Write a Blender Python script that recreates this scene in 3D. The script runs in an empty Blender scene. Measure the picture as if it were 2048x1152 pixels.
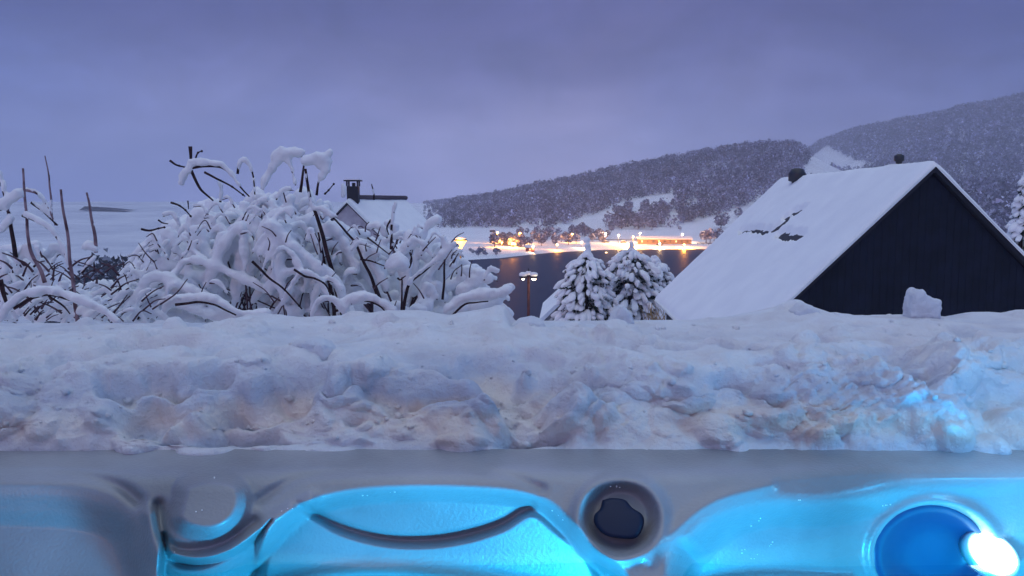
import bpy, bmesh, math, random
import numpy as np
from mathutils import Vector, Matrix, noise as mnoise
R = math.radians
random.seed(7); rng = np.random.default_rng(7)
scene = bpy.context.scene
C = scene.collection

# ------------------------------------------------------------------ camera
CAM = Vector((0.0, 0.0, 30.0)); F = 1704.0; PITCH = R(5.73)
cd = bpy.data.cameras.new('camera'); cam = bpy.data.objects.new('camera', cd); C.objects.link(cam)
cam.location = CAM; cam.rotation_euler = (math.pi/2 - PITCH, 0, 0)
cd.sensor_width = 36.0; cd.lens = 36.0*F/2048.0; cd.clip_start = 0.02; cd.clip_end = 20000
scene.camera = cam

# ------------------------------------------------------------------ dusk sky
SUN_EL, SUN_AZ = 8.0, 205.0
w = bpy.data.worlds.new('World'); scene.world = w; w.use_nodes = True
nt = w.node_tree; N = nt.nodes; L = nt.links
for n in list(N): N.remove(n)
out = N.new('ShaderNodeOutputWorld'); bg = N.new('ShaderNodeBackground')
geo = N.new('ShaderNodeTexCoord'); sep = N.new('ShaderNodeSeparateXYZ'); L.new(geo.outputs['Generated'], sep.inputs[0])
ramp = N.new('ShaderNodeValToRGB'); cr = ramp.color_ramp; cr.interpolation = 'B_SPLINE'
stops = [(0.0, (.24,.28,.58)), (0.50, (.50,.55,1.02)), (0.525, (.46,.49,.92)), (0.555, (.215,.23,.52)), (0.59, (.093,.100,.30)),
         (0.63, (.070,.070,.245)), (0.74, (.26,.31,.74)), (1.0, (1.10,1.36,2.35))]
while len(cr.elements) < len(stops): cr.elements.new(0.5)
for e, (p, c) in zip(cr.elements, stops): e.position = p; e.color = (*c, 1)
mz = N.new('ShaderNodeMath'); mz.operation = 'MULTIPLY_ADD'; mz.inputs[1].default_value = 0.5; mz.inputs[2].default_value = 0.5
# soft cloud noise pushes the elevation about
mp = N.new('ShaderNodeMapping'); mp.inputs['Scale'].default_value = (2.2, 2.2, 6.0); L.new(geo.outputs['Generated'], mp.inputs[0])
nz = N.new('ShaderNodeTexNoise'); nz.inputs['Scale'].default_value = 1.6; nz.inputs['Detail'].default_value = 5; nz.inputs['Roughness'].default_value = .55; nz.inputs['Distortion'].default_value = .4
L.new(mp.outputs[0], nz.inputs['Vector'])
ns = N.new('ShaderNodeMath'); ns.operation = 'MULTIPLY_ADD'; ns.inputs[1].default_value = .20; ns.inputs[2].default_value = -.10; L.new(nz.outputs['Fac'], ns.inputs[0])
ad = N.new('ShaderNodeMath'); ad.operation = 'ADD'; L.new(sep.outputs['Z'], ad.inputs[0]); L.new(ns.outputs[0], ad.inputs[1])
L.new(ad.outputs[0], mz.inputs[0]); L.new(mz.outputs[0], ramp.inputs['Fac'])
# broad colour drift: bluer and darker to the left and the right
nz2 = N.new('ShaderNodeTexNoise'); nz2.inputs['Scale'].default_value = 3.4; nz2.inputs['Detail'].default_value = 6; nz2.inputs['Distortion'].default_value = .5
mp2 = N.new('ShaderNodeMapping'); mp2.inputs['Scale'].default_value = (1, 1, 2.4); mp2.inputs['Location'].default_value = (3.1, 1.7, .4); L.new(geo.outputs['Generated'], mp2.inputs[0]); L.new(mp2.outputs[0], nz2.inputs['Vector'])
tint = N.new('ShaderNodeValToRGB'); tint.color_ramp.elements[0].position = .3; tint.color_ramp.elements[0].color = (.70,.78,.90,1)
tint.color_ramp.elements[1].position = .7; tint.color_ramp.elements[1].color = (1.28,1.18,1.10,1); L.new(nz2.outputs['Fac'], tint.inputs['Fac'])
ax = N.new('ShaderNodeMath'); ax.operation = 'ABSOLUTE'; axs = N.new('ShaderNodeMath'); axs.operation = 'ADD'; axs.inputs[1].default_value = -.02
L.new(sep.outputs['X'], axs.inputs[0]); L.new(axs.outputs[0], ax.inputs[0])
sd = N.new('ShaderNodeValToRGB'); sd.color_ramp.elements[0].position = .05; sd.color_ramp.elements[0].color = (1.16,1.10,1.05,1)
sd.color_ramp.elements[1].position = .55; sd.color_ramp.elements[1].color = (.38,.52,.76,1); L.new(ax.outputs[0], sd.inputs['Fac'])
m1 = N.new('ShaderNodeMix'); m1.data_type = 'RGBA'; m1.blend_type = 'MULTIPLY'; m1.inputs['Factor'].default_value = 1
mot = N.new('ShaderNodeTexNoise'); mot.inputs['Scale'].default_value = 7; mot.inputs['Detail'].default_value = 8; mot.inputs['Roughness'].default_value = .62; mot.inputs['Distortion'].default_value = .8
mp3 = N.new('ShaderNodeMapping'); mp3.inputs['Scale'].default_value = (1, 1, 1.9); L.new(geo.outputs['Generated'], mp3.inputs[0]); L.new(mp3.outputs[0], mot.inputs['Vector'])
mr = N.new('ShaderNodeMapRange'); mr.inputs['From Min'].default_value = .3; mr.inputs['From Max'].default_value = .7; mr.inputs['To Min'].default_value = .78; mr.inputs['To Max'].default_value = 1.22; L.new(mot.outputs['Fac'], mr.inputs['Value'])
msc = N.new('ShaderNodeVectorMath'); msc.operation = 'SCALE'; L.new(ramp.outputs['Color'], msc.inputs[0]); L.new(mr.outputs[0], msc.inputs['Scale'])
L.new(msc.outputs[0], m1.inputs[6]); L.new(tint.outputs['Color'], m1.inputs[7])
m2 = N.new('ShaderNodeMix'); m2.data_type = 'RGBA'; m2.blend_type = 'MULTIPLY'; m2.inputs['Factor'].default_value = 1
L.new(m1.outputs[2], m2.inputs[6]); L.new(sd.outputs['Color'], m2.inputs[7])
sky = N.new('ShaderNodeTexSky'); sky.sky_type = 'NISHITA'; sky.sun_disc = False
sky.sun_elevation = R(SUN_EL); sky.sun_rotation = R(SUN_AZ)
bg2 = N.new('ShaderNodeBackground'); bg2.inputs['Strength'].default_value = 0.05*.08
L.new(sky.outputs[0], bg2.inputs['Color'])
L.new(m2.outputs[2], bg.inputs['Color']); bg.inputs['Strength'].default_value = 1.0
asd = N.new('ShaderNodeAddShader'); L.new(bg.outputs[0], asd.inputs[0]); L.new(bg2.outputs[0], asd.inputs[1]); L.new(asd.outputs[0], out.inputs[0])

sl = bpy.data.lights.new('sun', 'SUN'); sl.energy = 0.6; sl.angle = R(25); sl.color = (1.0, .50, .36)
so = bpy.data.objects.new('sun', sl); C.objects.link(so)
a = R(SUN_AZ); d = Vector((math.sin(a)*math.cos(R(SUN_EL)), math.cos(a)*math.cos(R(SUN_EL)), math.sin(R(SUN_EL))))
so.rotation_euler = d.to_track_quat('Z', 'Y').to_euler()

vs = scene.view_settings; vs.view_transform = 'Standard'; vs.look = 'None'; vs.exposure = 0; vs.gamma = 1; vs.use_curve_mapping = False
cy = scene.cycles; cy.use_denoising = True; cy.max_bounces = 8; cy.diffuse_bounces = 4; cy.volume_bounces = 2; cy.transparent_max_bounces = 12
cy.caustics_reflective = False; cy.caustics_refractive = False; cy.sample_clamp_indirect = 4

# ------------------------------------------------------------------ helpers
cp, sp = math.cos(PITCH), math.sin(PITCH)
def slope_ray(px, py):
    """ray direction with world-Y = 1 through photo pixel (2048 wide)"""
    x = (px-1024)/F; y = -(py-576)/F
    dy = cp + y*sp; dz = -sp + y*cp
    return x/dy, dz/dy
def at(px, py, Y):
    x, z = slope_ray(px, py)
    return Vector((x*Y, Y, CAM.z + z*Y))
def proj(X, Y, Z):
    dz = Z-CAM.z; dep = Y*cp - dz*sp; up = Y*sp + dz*cp
    return 1024 + F*X/dep, 576 - F*up/dep

def mat(name, col, rough=.6, spec=.5, metal=0, var=None, vscale=5, bump=0, bscale=30, emis=None, estr=0, coat=0, island=None, trans=0, detail=4):
    m = bpy.data.materials.new(name); m.use_nodes = True; n = m.node_tree.nodes; l = m.node_tree.links
    b = n['Principled BSDF']; b.inputs['Base Color'].default_value = (*col, 1); b.inputs['Roughness'].default_value = rough
    b.inputs['Specular IOR Level'].default_value = spec; b.inputs['Metallic'].default_value = metal; b.inputs['Coat Weight'].default_value = coat
    tc = n.new('ShaderNodeTexCoord')
    if var is not None:
        t = n.new('ShaderNodeTexNoise'); t.inputs['Scale'].default_value = vscale; t.inputs['Detail'].default_value = detail
        l.new(tc.outputs['Object'], t.inputs['Vector'])
        r = n.new('ShaderNodeValToRGB'); r.color_ramp.elements[0].position = .35; r.color_ramp.elements[1].position = .65
        r.color_ramp.elements[0].color = (*var, 1); r.color_ramp.elements[1].color = (*col, 1)
        l.new(t.outputs['Fac'], r.inputs['Fac']); l.new(r.outputs['Color'], b.inputs['Base Color'])
    if island:
        g = n.new('ShaderNodeNewGeometry'); r = n.new('ShaderNodeValToRGB'); r.color_ramp.interpolation = 'CONSTANT'
        els = r.color_ramp.elements
        while len(els) < len(island): els.new(.5)
        for i, (p, c) in enumerate(island): els[i].position = p; els[i].color = (*c, 1)
        l.new(g.outputs['Random Per Island'], r.inputs['Fac']); l.new(r.outputs['Color'], b.inputs['Base Color'])
    if bump:
        t2 = n.new('ShaderNodeTexNoise'); t2.inputs['Scale'].default_value = bscale; t2.inputs['Detail'].default_value = 6; t2.inputs['Roughness'].default_value = .65
        l.new(tc.outputs['Object'], t2.inputs['Vector'])
        bp = n.new('ShaderNodeBump'); bp.inputs['Strength'].default_value = 1; bp.inputs['Distance'].default_value = bump
        l.new(t2.outputs['Fac'], bp.inputs['Height']); l.new(bp.outputs[0], b.inputs['Normal'])
    if emis: b.inputs['Emission Color'].default_value = (*emis, 1); b.inputs['Emission Strength'].default_value = estr
    if trans: b.inputs['Transmission Weight'].default_value = trans
    return m

SNOW = mat('snow', (.88,.90,.93), .75, .25, var=(.80,.82,.86), vscale=9, bump=.004, bscale=60)
SNOWFAR = mat('snow_far', (.86,.88,.93), .8, .1, var=(.78,.80,.86), vscale=.05)
SNOWROOF = mat('snow_roof', (.87,.89,.93), .75, .2, var=(.82,.84,.89), vscale=1.2, bump=.012, bscale=7)
BARK = mat('bark', (.055,.028,.032), .8, .2, var=(.02,.014,.018), vscale=30, bump=.002, bscale=120)
TWIG = mat('twig_bark', (.13,.085,.105), .85, .1, var=(.05,.03,.04), vscale=20)
BARKFROST = mat('bark_frosted', (.34,.24,.27), .85, .1, var=(.09,.05,.06), vscale=14, bump=.003, bscale=80)
NEEDLE = mat('needles', (.030,.050,.045), .7, .2, var=(.015,.028,.028), vscale=4)
DARKWALL = mat('stained_timber', (.008,.012,.028), .7, .2, var=(.005,.008,.018), vscale=3, bump=.002, bscale=40)
DARKTRIM = mat('dark_trim', (.012,.014,.025), .6, .3)
GREYWALL = mat('grey_render', (.42,.42,.48), .8, .2, var=(.30,.30,.36), vscale=2)
ROOFING = mat('roofing', (.030,.030,.045), .7, .3, bump=.004, bscale=20)
METAL = mat('dark_metal', (.05,.05,.06), .45, .5, metal=.6)
RUSTPOLE = mat('rusty_pole', (.10,.035,.038), .7, .3, var=(.05,.02,.022), vscale=6)

def mesh_obj(name, verts, faces, m=None, parent=None, smooth=False):
    me = bpy.data.meshes.new(name)
    me.from_pydata([tuple(v) for v in verts], [], faces)
    me.update()
    if smooth: me.polygons.foreach_set('use_smooth', [True]*len(me.polygons))
    o = bpy.data.objects.new(name, me); C.objects.link(o)
    if m: me.materials.append(m)
    if parent: o.parent = parent
    return o
def np_obj(name, V, Fc, m=None, parent=None, smooth=False):
    """V (n,3) array, Fc (m,k) array"""
    me = bpy.data.meshes.new(name); k = Fc.shape[1]
    me.vertices.add(len(V)); me.vertices.foreach_set('co', np.ascontiguousarray(V, dtype=np.float32).ravel())
    me.loops.add(Fc.size); me.loops.foreach_set('vertex_index', np.ascontiguousarray(Fc, dtype=np.int32).ravel())
    me.polygons.add(len(Fc)); me.polygons.foreach_set('loop_start', np.arange(0, Fc.size, k, dtype=np.int32))
    me.polygons.foreach_set('loop_total', np.full(len(Fc), k, dtype=np.int32))
    if smooth: me.polygons.foreach_set('use_smooth', np.ones(len(Fc), dtype=bool))
    me.update(calc_edges=True); me.validate()
    o = bpy.data.objects.new(name, me); C.objects.link(o)
    if m: me.materials.append(m)
    if parent: o.parent = parent
    return o
def grid_faces(nu, nv):
    i = np.arange(nu-1)[:,None]*nv + np.arange(nv-1)[None,:]
    i = i.ravel(); return np.stack([i, i+1, i+nv+1, i+nv], 1)
def tag(o, label=None, cat=None, group=None, kind=None):
    if label: o['label'] = label
    if cat: o['category'] = cat
    if group: o['group'] = group
    if kind: o['kind'] = kind
    return o
def thing(name, label, cat, loc=(0,0,0), group=None):
    o = bpy.data.objects.new(name, None); C.objects.link(o); o.location = loc
    return tag(o, label, cat, group)
def box(name, lo, hi, m, parent=None, bev=0):
    bm = bmesh.new(); bmesh.ops.create_cube(bm, size=1)
    for v in bm.verts:
        v.co = Vector([lo[k] + (v.co[k]+.5)*(hi[k]-lo[k]) for k in range(3)])
    if bev: bmesh.ops.bevel(bm, geom=bm.edges[:], offset=bev, segments=2, affect='EDGES')
    me = bpy.data.meshes.new(name); bm.to_mesh(me); bm.free(); me.materials.append(m)
    o = bpy.data.objects.new(name, me); C.objects.link(o)
    if parent: o.parent = parent
    return o
def lathe(name, prof, m, parent=None, seg=20, loc=(0,0,0), smooth=True):
    V = []; Fc = []
    for i, (r, z) in enumerate(prof):
        for k in range(seg):
            t = 2*math.pi*k/seg; V.append((loc[0]+r*math.cos(t), loc[1]+r*math.sin(t), loc[2]+z))
    for i in range(len(prof)-1):
        for k in range(seg): Fc.append((i*seg+k, i*seg+(k+1)%seg, (i+1)*seg+(k+1)%seg, (i+1)*seg+k))
    Fc.append(tuple(range(seg))[::-1]); Fc.append(tuple((len(prof)-1)*seg+k for k in range(seg)))
    return mesh_obj(name, V, Fc, m, parent, smooth)
def spline(P, sub=5):
    P = [np.array(p, float) for p in P]
    if len(P) < 3: sub = max(sub, 6)
    Q = [2*P[0]-P[1]] + P + [2*P[-1]-P[-2]]; o = []
    for i in range(1, len(Q)-2):
        for k in range(sub):
            t = k/sub; p0,p1,p2,p3 = Q[i-1],Q[i],Q[i+1],Q[i+2]
            o.append(.5*((2*p1)+(-p0+p2)*t+(2*p0-5*p1+4*p2-p3)*t*t+(-p0+3*p1-3*p2+p3)*t**3))
    o.append(P[-1]); return np.array(o)
def tube_arrays(P, rad, seg=6):
    P = np.asarray(P); n = len(P); T = np.gradient(P, axis=0); T /= np.linalg.norm(T, axis=1)[:,None]+1e-9
    ref = np.array([.12,1,.2]); ref = ref/np.linalg.norm(ref)
    A = np.cross(T, ref); A /= np.linalg.norm(A, axis=1)[:,None]+1e-9; B = np.cross(T, A)
    ang = np.arange(seg)*2*math.pi/seg
    V = P[:,None,:] + np.asarray(rad)[:,None,None]*(A[:,None,:]*np.cos(ang)[None,:,None] + B[:,None,:]*np.sin(ang)[None,:,None])
    i = np.arange(n-1)[:,None]*seg; k = np.arange(seg)[None,:]; k2 = (k+1)%seg
    Fc = np.stack([i+k, i+k2, i+seg+k2, i+seg+k], -1).reshape(-1,4)
    V = V.reshape(-1,3)
    base = len(V); V = np.vstack([V, P[:1], P[-1:]])
    caps = [[base, (q+1)%seg, q, base] for q in range(seg)] + [[base+1, (n-1)*seg+q, (n-1)*seg+(q+1)%seg, base+1] for q in range(seg)]
    return V, Fc, [c[:3] for c in caps]
def tube(name, P, rad, m, parent=None, seg=6, smooth=True):
    V, Fc, caps = tube_arrays(P, rad, seg)
    return mesh_obj(name, V, [tuple(f) for f in Fc.tolist()] + [tuple(c) for c in caps], m, parent, smooth)
def ico(sub):
    bm = bmesh.new(); bmesh.ops.create_icosphere(bm, subdivisions=sub, radius=1)
    V = np.array([v.co[:] for v in bm.verts]); Fc = np.array([[v.index for v in f.verts] for f in bm.faces]); bm.free(); return V, Fc
ICO1, ICO2 = ico(1), ico(2)
def blobs(name, P, S, m, parent=None, base=ICO1, smooth=True, rough=0., rot=None):
    """many lumps in one mesh: P (n,3), S (n,3) radii"""
    bv, bf = base; P = np.asarray(P, float); S = np.asarray(S, float)
    if S.ndim == 1: S = np.repeat(S[:,None], 3, 1)
    V = bv[None]*S[:,None,:]
    if rough: V = V*(1+rng.uniform(-rough, rough, (len(P), len(bv), 1)))
    if rot is not None: V = np.einsum('nij,nkj->nki', rot, V)
    V = V + P[:,None,:]
    Fc = bf[None] + (np.arange(len(P))*len(bv))[:,None,None]
    return np_obj(name, V.reshape(-1,3), Fc.reshape(-1,3), m, parent, smooth)
def smoothstep(a, b, x):
    t = np.clip((x-a)/(b-a), 0, 1); return t*t*(3-2*t)
def vnoise(X, Y, scale, seed=0, octv=4):
    """smooth value noise on numpy arrays"""
    out = 0; amp = 1; tot = 0
    for o in range(octv):
        x = X/scale + 31.7*seed + 5.3*o; y = Y/scale + 17.3*seed + 9.1*o
        xi = np.floor(x).astype(np.int64); yi = np.floor(y).astype(np.int64); fx = x-xi; fy = y-yi
        fx = fx*fx*(3-2*fx); fy = fy*fy*(3-2*fy)
        def h(a, b):
            n = (a*374761393 + b*668265263) & 0x7fffffff; n = ((n ^ (n >> 13))*1274126177) & 0x7fffffff
            return ((n ^ (n >> 16)) & 0xffff)/65535.0
        v = (h(xi,yi)*(1-fx)+h(xi+1,yi)*fx)*(1-fy) + (h(xi,yi+1)*(1-fx)+h(xi+1,yi+1)*fx)*fy
        out = out + amp*(v-.5)*2; tot += amp; amp *= .5; scale *= .5
    return out/tot

def domes(X, Y, scale, seed=0):
    """rounded clumps: distance to jittered cell points, a random height per cell"""
    x = X/scale; y = Y/scale; xi = np.floor(x).astype(np.int64); yi = np.floor(y).astype(np.int64); best = np.zeros(X.shape)
    def h(a, b, k):
        n = (a*374761393 + b*668265263 + (seed*7+k)*69069) & 0x7fffffff; n = ((n ^ (n >> 13))*1274126177) & 0x7fffffff
        return ((n ^ (n >> 16)) & 0xffff)/65535.0
    for i in (-1,0,1):
        for j in (-1,0,1):
            a = xi+i; b = yi+j; dx = a+.15+.7*h(a,b,1)-x; dy = b+.15+.7*h(a,b,2)-y; r = .45+.5*h(a,b,3)
            best = np.maximum(best, np.sqrt(np.clip(1-(dx*dx+dy*dy)/(r*r), 0, 1))*(.25+.75*h(a,b,4)))
    return best
# ------------------------------------------------------------------ terrain
SHX = [-900, 300, 500, 700, 870, 1000, 1100, 1200, 1420, 1700, 2048, 3200]
SHD = [215, 215, 225, 330, 432, 462, 512, 545, 568, 600, 650, 700]
R1X = [-3000, 700, 780, 850, 1000, 1100, 1200, 1300, 1400, 1500, 1580, 1650, 1720, 1900, 2300, 4000]
R1Y = [ 412, 412, 413, 414, 400, 381, 361, 340, 321, 311, 307, 340, 370, 390, 395, 398]
R2X = [-3000, 1300, 1560, 1640, 1700, 1800, 1900, 2048, 2400, 4000]
R2Y = [ 399, 399, 360, 305, 284, 268, 255, 235, 200, 190]
def terrain(X, Y):
    X = np.asarray(X, float); Y = np.asarray(Y, float); d = np.hypot(X, Y)
    t = X/np.maximum(Y, 1e-3); px = 1024 + 1712*t
    px = np.where(Y <= 1, np.where(X < 0, -900, 3200), np.clip(px, -900, 3200))
    s = np.interp(px, [700, 1040], [.125, .30])
    near = 30 - 1.9 - s*np.maximum(d-2, 0) + .25*vnoise(X, Y, 6, 2)*smoothstep(6, 20, d)
    S = np.interp(px, SHX, SHD)
    land = np.interp(px, [300, 560], [1, 0])         # 1: low snowy land instead of water on the left
    q = d - S
    far = np.interp(q, [-30, 0, 3, 60, 300, 2000], [-2, -.2, 1.3, 2.6, 7, 14])
    far = far + .35*vnoise(X, Y, 40, 5)*smoothstep(0, 40, q)
    plain = 3.2 + 1.0*vnoise(X, Y, 90, 3)
    h1 = 30 + (405-np.interp(px, R1X, R1Y))/F*1250
    z1 = np.interp(d, [650, 760, 1250, 1600, 4000], [0, .05, 1, .9, .3])
    z1 = np.maximum(h1-4, 0)*z1
    w2 = np.where(np.interp(px, R2X, R2Y) < 398, 1, 0)
    h2 = 30 + (405-np.interp(px, R2X, R2Y))/F*2500
    z2 = (h2-4)*np.interp(d, [1300, 2500, 3300, 5000], [0, 1, .9, .5])*w2
    hill = np.maximum(z1, z2)
    hill = hill + (4*vnoise(X, Y, 120, 8)+1.2*vnoise(X, Y, 25, 9))*smoothstep(8, 60, hill)
    f = np.where(q > -30, far, -3.0)
    f = np.where(land > 0, np.maximum(f, -3+(plain+3)*np.minimum(1, land*1.6)), f)
    f = f + np.maximum(hill, 0)
    z = np.maximum(near, f)
    return z
tt = np.concatenate([np.linspace(-math.pi, -.72, 40)[:-1], np.linspace(-.72, .72, 620), np.linspace(.72, math.pi, 40)[1:]])
rr = np.concatenate([np.geomspace(3.2, 150, 90), np.linspace(152, 700, 190), np.geomspace(704, 2800, 270)[0:], np.geomspace(2900, 4500, 10)])
TT, RR = np.meshgrid(tt, rr, indexing='ij')
X = np.sin(TT)*RR; Y = np.cos(TT)*RR; Z = terrain(X, Y)
ground = np_obj('ground', np.stack([X, Y, Z], -1).reshape(-1,3), grid_faces(*TT.shape)[:, ::-1], SNOWFAR, smooth=True)
tag(ground, kind='structure')
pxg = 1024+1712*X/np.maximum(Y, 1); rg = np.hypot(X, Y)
haze_dim = np.interp(pxg, [620, 900], [1, 0])*smoothstep(110, 240, rg)*np.where(Y > 0, 1, 1); haze_dim = haze_dim*(.75+.5*vnoise(X, Y, 60, 71)+.3*vnoise(X, Y, 14, 72))  # left plain darkened in its colour so the far edge melts into haze
at_ = ground.data.attributes.new('haze_tone', 'FLOAT', 'POINT'); at_.data.foreach_set('value', np.clip(haze_dim*.6, 0, 1).astype(np.float32).ravel())
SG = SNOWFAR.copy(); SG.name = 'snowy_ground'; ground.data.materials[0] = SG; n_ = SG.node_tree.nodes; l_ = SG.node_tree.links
a_ = n_.new('ShaderNodeAttribute'); a_.attribute_name = 'haze_tone'; mx_ = n_.new('ShaderNodeMix'); mx_.data_type = 'RGBA'; src = n_['Principled BSDF'].inputs['Base Color'].links[0].from_socket
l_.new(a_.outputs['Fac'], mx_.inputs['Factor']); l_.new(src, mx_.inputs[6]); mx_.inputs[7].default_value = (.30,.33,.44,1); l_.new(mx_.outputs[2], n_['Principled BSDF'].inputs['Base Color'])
def gz(x, y): return float(terrain(np.array([x]), np.array([y]))[0])

WATER = bpy.data.materials.new('fjord_water'); WATER.use_nodes = True
n = WATER.node_tree.nodes; l = WATER.node_tree.links; b = n['Principled BSDF']
b.inputs['Base Color'].default_value = (.032,.042,.085,1); b.inputs['Roughness'].default_value = .55; b.inputs['IOR'].default_value = 1.12; b.inputs['Specular IOR Level'].default_value = .06
tc = n.new('ShaderNodeTexCoord'); t2 = n.new('ShaderNodeTexNoise'); t2.inputs['Scale'].default_value = .5; t2.inputs['Detail'].default_value = 5
bp = n.new('ShaderNodeBump'); bp.inputs['Distance'].default_value = .25; bp.inputs['Strength'].default_value = .8
l.new(tc.outputs['Object'], t2.inputs['Vector']); l.new(t2.outputs['Fac'], bp.inputs['Height']); l.new(bp.outputs[0], b.inputs['Normal'])
wx = np.linspace(-700, 900, 40); wy = np.linspace(60, 820, 30); WX, WY = np.meshgrid(wx, wy, indexing='ij')
water = np_obj('fjord_water', np.stack([WX, WY, WX*0], -1).reshape(-1,3), grid_faces(40, 30)[:, ::-1], WATER); tag(water, kind='structure')

# ------------------------------------------------------------------ frosted woods
FROST = mat('frosted_twigs', (.5,.5,.55), .9, .05, island=[(0, (.08,.08,.13)), (.30, (.17,.17,.26)), (.62, (.30,.31,.44)), (.86, (.50,.53,.68))])
FROSTDARK = mat('dark_scrub', (.1,.1,.1), .9, .05, island=[(0, (.02,.03,.045)), (.45, (.05,.06,.08)), (.8, (.22,.25,.32))])
for m_ in (FROST,):
    n_ = m_.node_tree.nodes; l_ = m_.node_tree.links; at_ = n_.new('ShaderNodeAttribute'); at_.attribute_name = 'tone'
    mx_ = n_.new('ShaderNodeVectorMath'); mx_.operation = 'SCALE'; src = n_['Principled BSDF'].inputs['Base Color'].links[0].from_socket
    l_.new(src, mx_.inputs[0]); l_.new(at_.outputs['Fac'], mx_.inputs['Scale']); l_.new(mx_.outputs[0], n_['Principled BSDF'].inputs['Base Color'])
def inpoly(px, py, poly):
    r = np.zeros(len(px), bool); n = len(poly)
    for i in range(n):
        x1, y1 = poly[i]; x2, y2 = poly[(i+1)%n]
        c = ((y1 > py) != (y2 > py)) & (px < (x2-x1)*(py-y1)/((y2-y1) or 1e-6)+x1); r ^= c
    return r
BARE = [[(1050,474),(1120,452),(1200,425),(1262,400),(1352,385),(1345,395),(1300,405),(1290,428),(1262,418),(1200,446),(1168,462),(1160,474)],
        [(1180,505),(1200,472),(1250,470),(1300,468),(1360,452),(1400,440),(1450,425),(1560,392),(1580,400),(1520,440),(1420,520)],
        [(860,520),(860,462),(1000,466),(1060,466),(1060,520)],
        [(1600,345),(1625,312),(1655,290),(1700,318),(1760,335),(1720,350)],
        [(1325,432),(1345,418),(1365,430),(1350,440)], [(1330,405),(1345,400),(1350,412)]]
def tree_cloud(X, Y, H, name, m, nf=44, tw=.20):
    """crowns of small twig-clump faces; X,Y base positions, H heights"""
    n = len(X); Z = terrain(X, Y)
    u = rng.normal(size=(n, nf, 3)); u /= np.linalg.norm(u, axis=2)[:,:,None]; rad = rng.uniform(.35, 1, (n, nf, 1))**.6
    lean = rng.uniform(.8, 1.25, (n,1,1))
    c = u*rad*np.array([.40,.40,.5])*lean; c[:,:,2] += .52
    c = c*H[:,None,None] + np.stack([X, Y, Z-.03*H], -1)[:,None,:]
    a = rng.normal(size=(n, nf, 3)); a /= np.linalg.norm(a, axis=2)[:,:,None]
    b = np.cross(a, rng.normal(size=(n, nf, 3))); b /= np.linalg.norm(b, axis=2)[:,:,None]
    s = (tw*H[:,None]*rng.uniform(.5, 1.2, (n, nf)))[:,:,None]
    V = np.stack([c+a*s*.6, c-a*s*.3+b*s*.5, c-a*s*.3-b*s*.5], 2).reshape(-1,3)
    o = np_obj(name, V, np.arange(len(V)).reshape(-1,3), m)
    tone = np.clip(.95 + .50*rng.normal(size=n) + .5*vnoise(X, Y, 70, 33), .3, 1.7); at_ = o.data.attributes.new('tone', 'FLOAT', 'POINT'); at_.data.foreach_set('value', np.repeat(tone, nf*3).astype(np.float32))
    return o
def scatter(n, pxr, dr, ok, sp=None):
    px = rng.uniform(*pxr, n); dd = np.sqrt(rng.uniform(dr[0]**2, dr[1]**2, n)); th = np.arctan((px-1024)/1712)
    X = np.sin(th)*dd; Y = np.cos(th)*dd; Z = terrain(X, Y); qx, qy = proj(X, Y, Z); k = ok(qx, qy, dd, Z, X, Y)
    return X[k], Y[k]
def ok1(qx, qy, dd, Z, X, Y):
    k = (Z > 6.5) & (qy < 470) & (rng.random(len(qx)) < np.interp(qx, [845, 900], [.25, 1]))
    for p in BARE:
        for dy in (0, -8, -16): k &= ~inpoly(qx, qy+dy, p)
    return k & (vnoise(X, Y, 60, 4) > -.55)
X1, Y1 = scatter(8500, (845, 1760), (740, 1330), ok1)
H1 = rng.uniform(6, 13, len(X1))*(1+.35*vnoise(X1, Y1, 50, 12)); H1 *= np.interp(1024+1712*X1/Y1, [845, 1050], [.45, 1]); hillwood = tree_cloud(X1, Y1, H1, 'frosted_hill_wood', FROST)
tag(hillwood, kind='stuff')
def ok2(qx, qy, dd, Z, X, Y):
    k = Z > 30
    for p in BARE[3:4]: k &= ~inpoly(qx, qy, p)
    return k & (vnoise(X, Y, 140, 6) > -.35)
X2, Y2 = scatter(10000, (1500, 2400), (1450, 2650), ok2)
X2b, Y2b = scatter(9000, (1600, 2400), (2200, 2600), ok2)
X2c, Y2c = scatter(3500, (1830, 2400), (620, 1500), lambda qx, qy, dd, Z, X, Y: Z > 3)
X2 = np.r_[X2, X2b, X2c]; Y2 = np.r_[Y2, Y2b, Y2c]
H2 = rng.uniform(11, 20, len(X2))*(1+.5*vnoise(X2, Y2, 90, 77)); farwood = tree_cloud(X2, Y2, H2, 'frosted_far_wood', FROST, nf=26, tw=.26)
tag(farwood, kind='stuff')

# countable shore trees: one per prototype, copied
def proto_tree(name, H, m, nf=110, tw=.10):
    n = nf; u = rng.normal(size=(n, 3)); u /= np.linalg.norm(u, axis=1)[:,None]; rad = rng.uniform(.4, 1, (n,1))**.6
    c = u*rad*np.array([.36,.36,.40])*H; c[:,2] += .58*H
    a = rng.normal(size=(n,3)); a /= np.linalg.norm(a, axis=1)[:,None]; b = np.cross(a, rng.normal(size=(n,3))); b /= np.linalg.norm(b, axis=1)[:,None]
    s = tw*H*rng.uniform(.5,1.2,(n,1))*2
    V = np.stack([c+a*s*.6, c-a*s*.3+b*s*.5, c-a*s*.3-b*s*.5], 1).reshape(-1,3)
    root = bpy.data.objects.new(name, None); C.objects.link(root)
    cw = np_obj('crown', V, np.arange(len(V)).reshape(-1,3), m, root)
    at_ = cw.data.attributes.new('tone', 'FLOAT', 'POINT'); at_.data.foreach_set('value', np.full(len(V), random.uniform(.8, 1.3), dtype=np.float32))
    tube('trunk', [(0,0,-.3),(.05,0,H*.3),(0,.05,H*.7)], [.03*H,.02*H,.01*H], BARK, root, 5)
    return root
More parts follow.
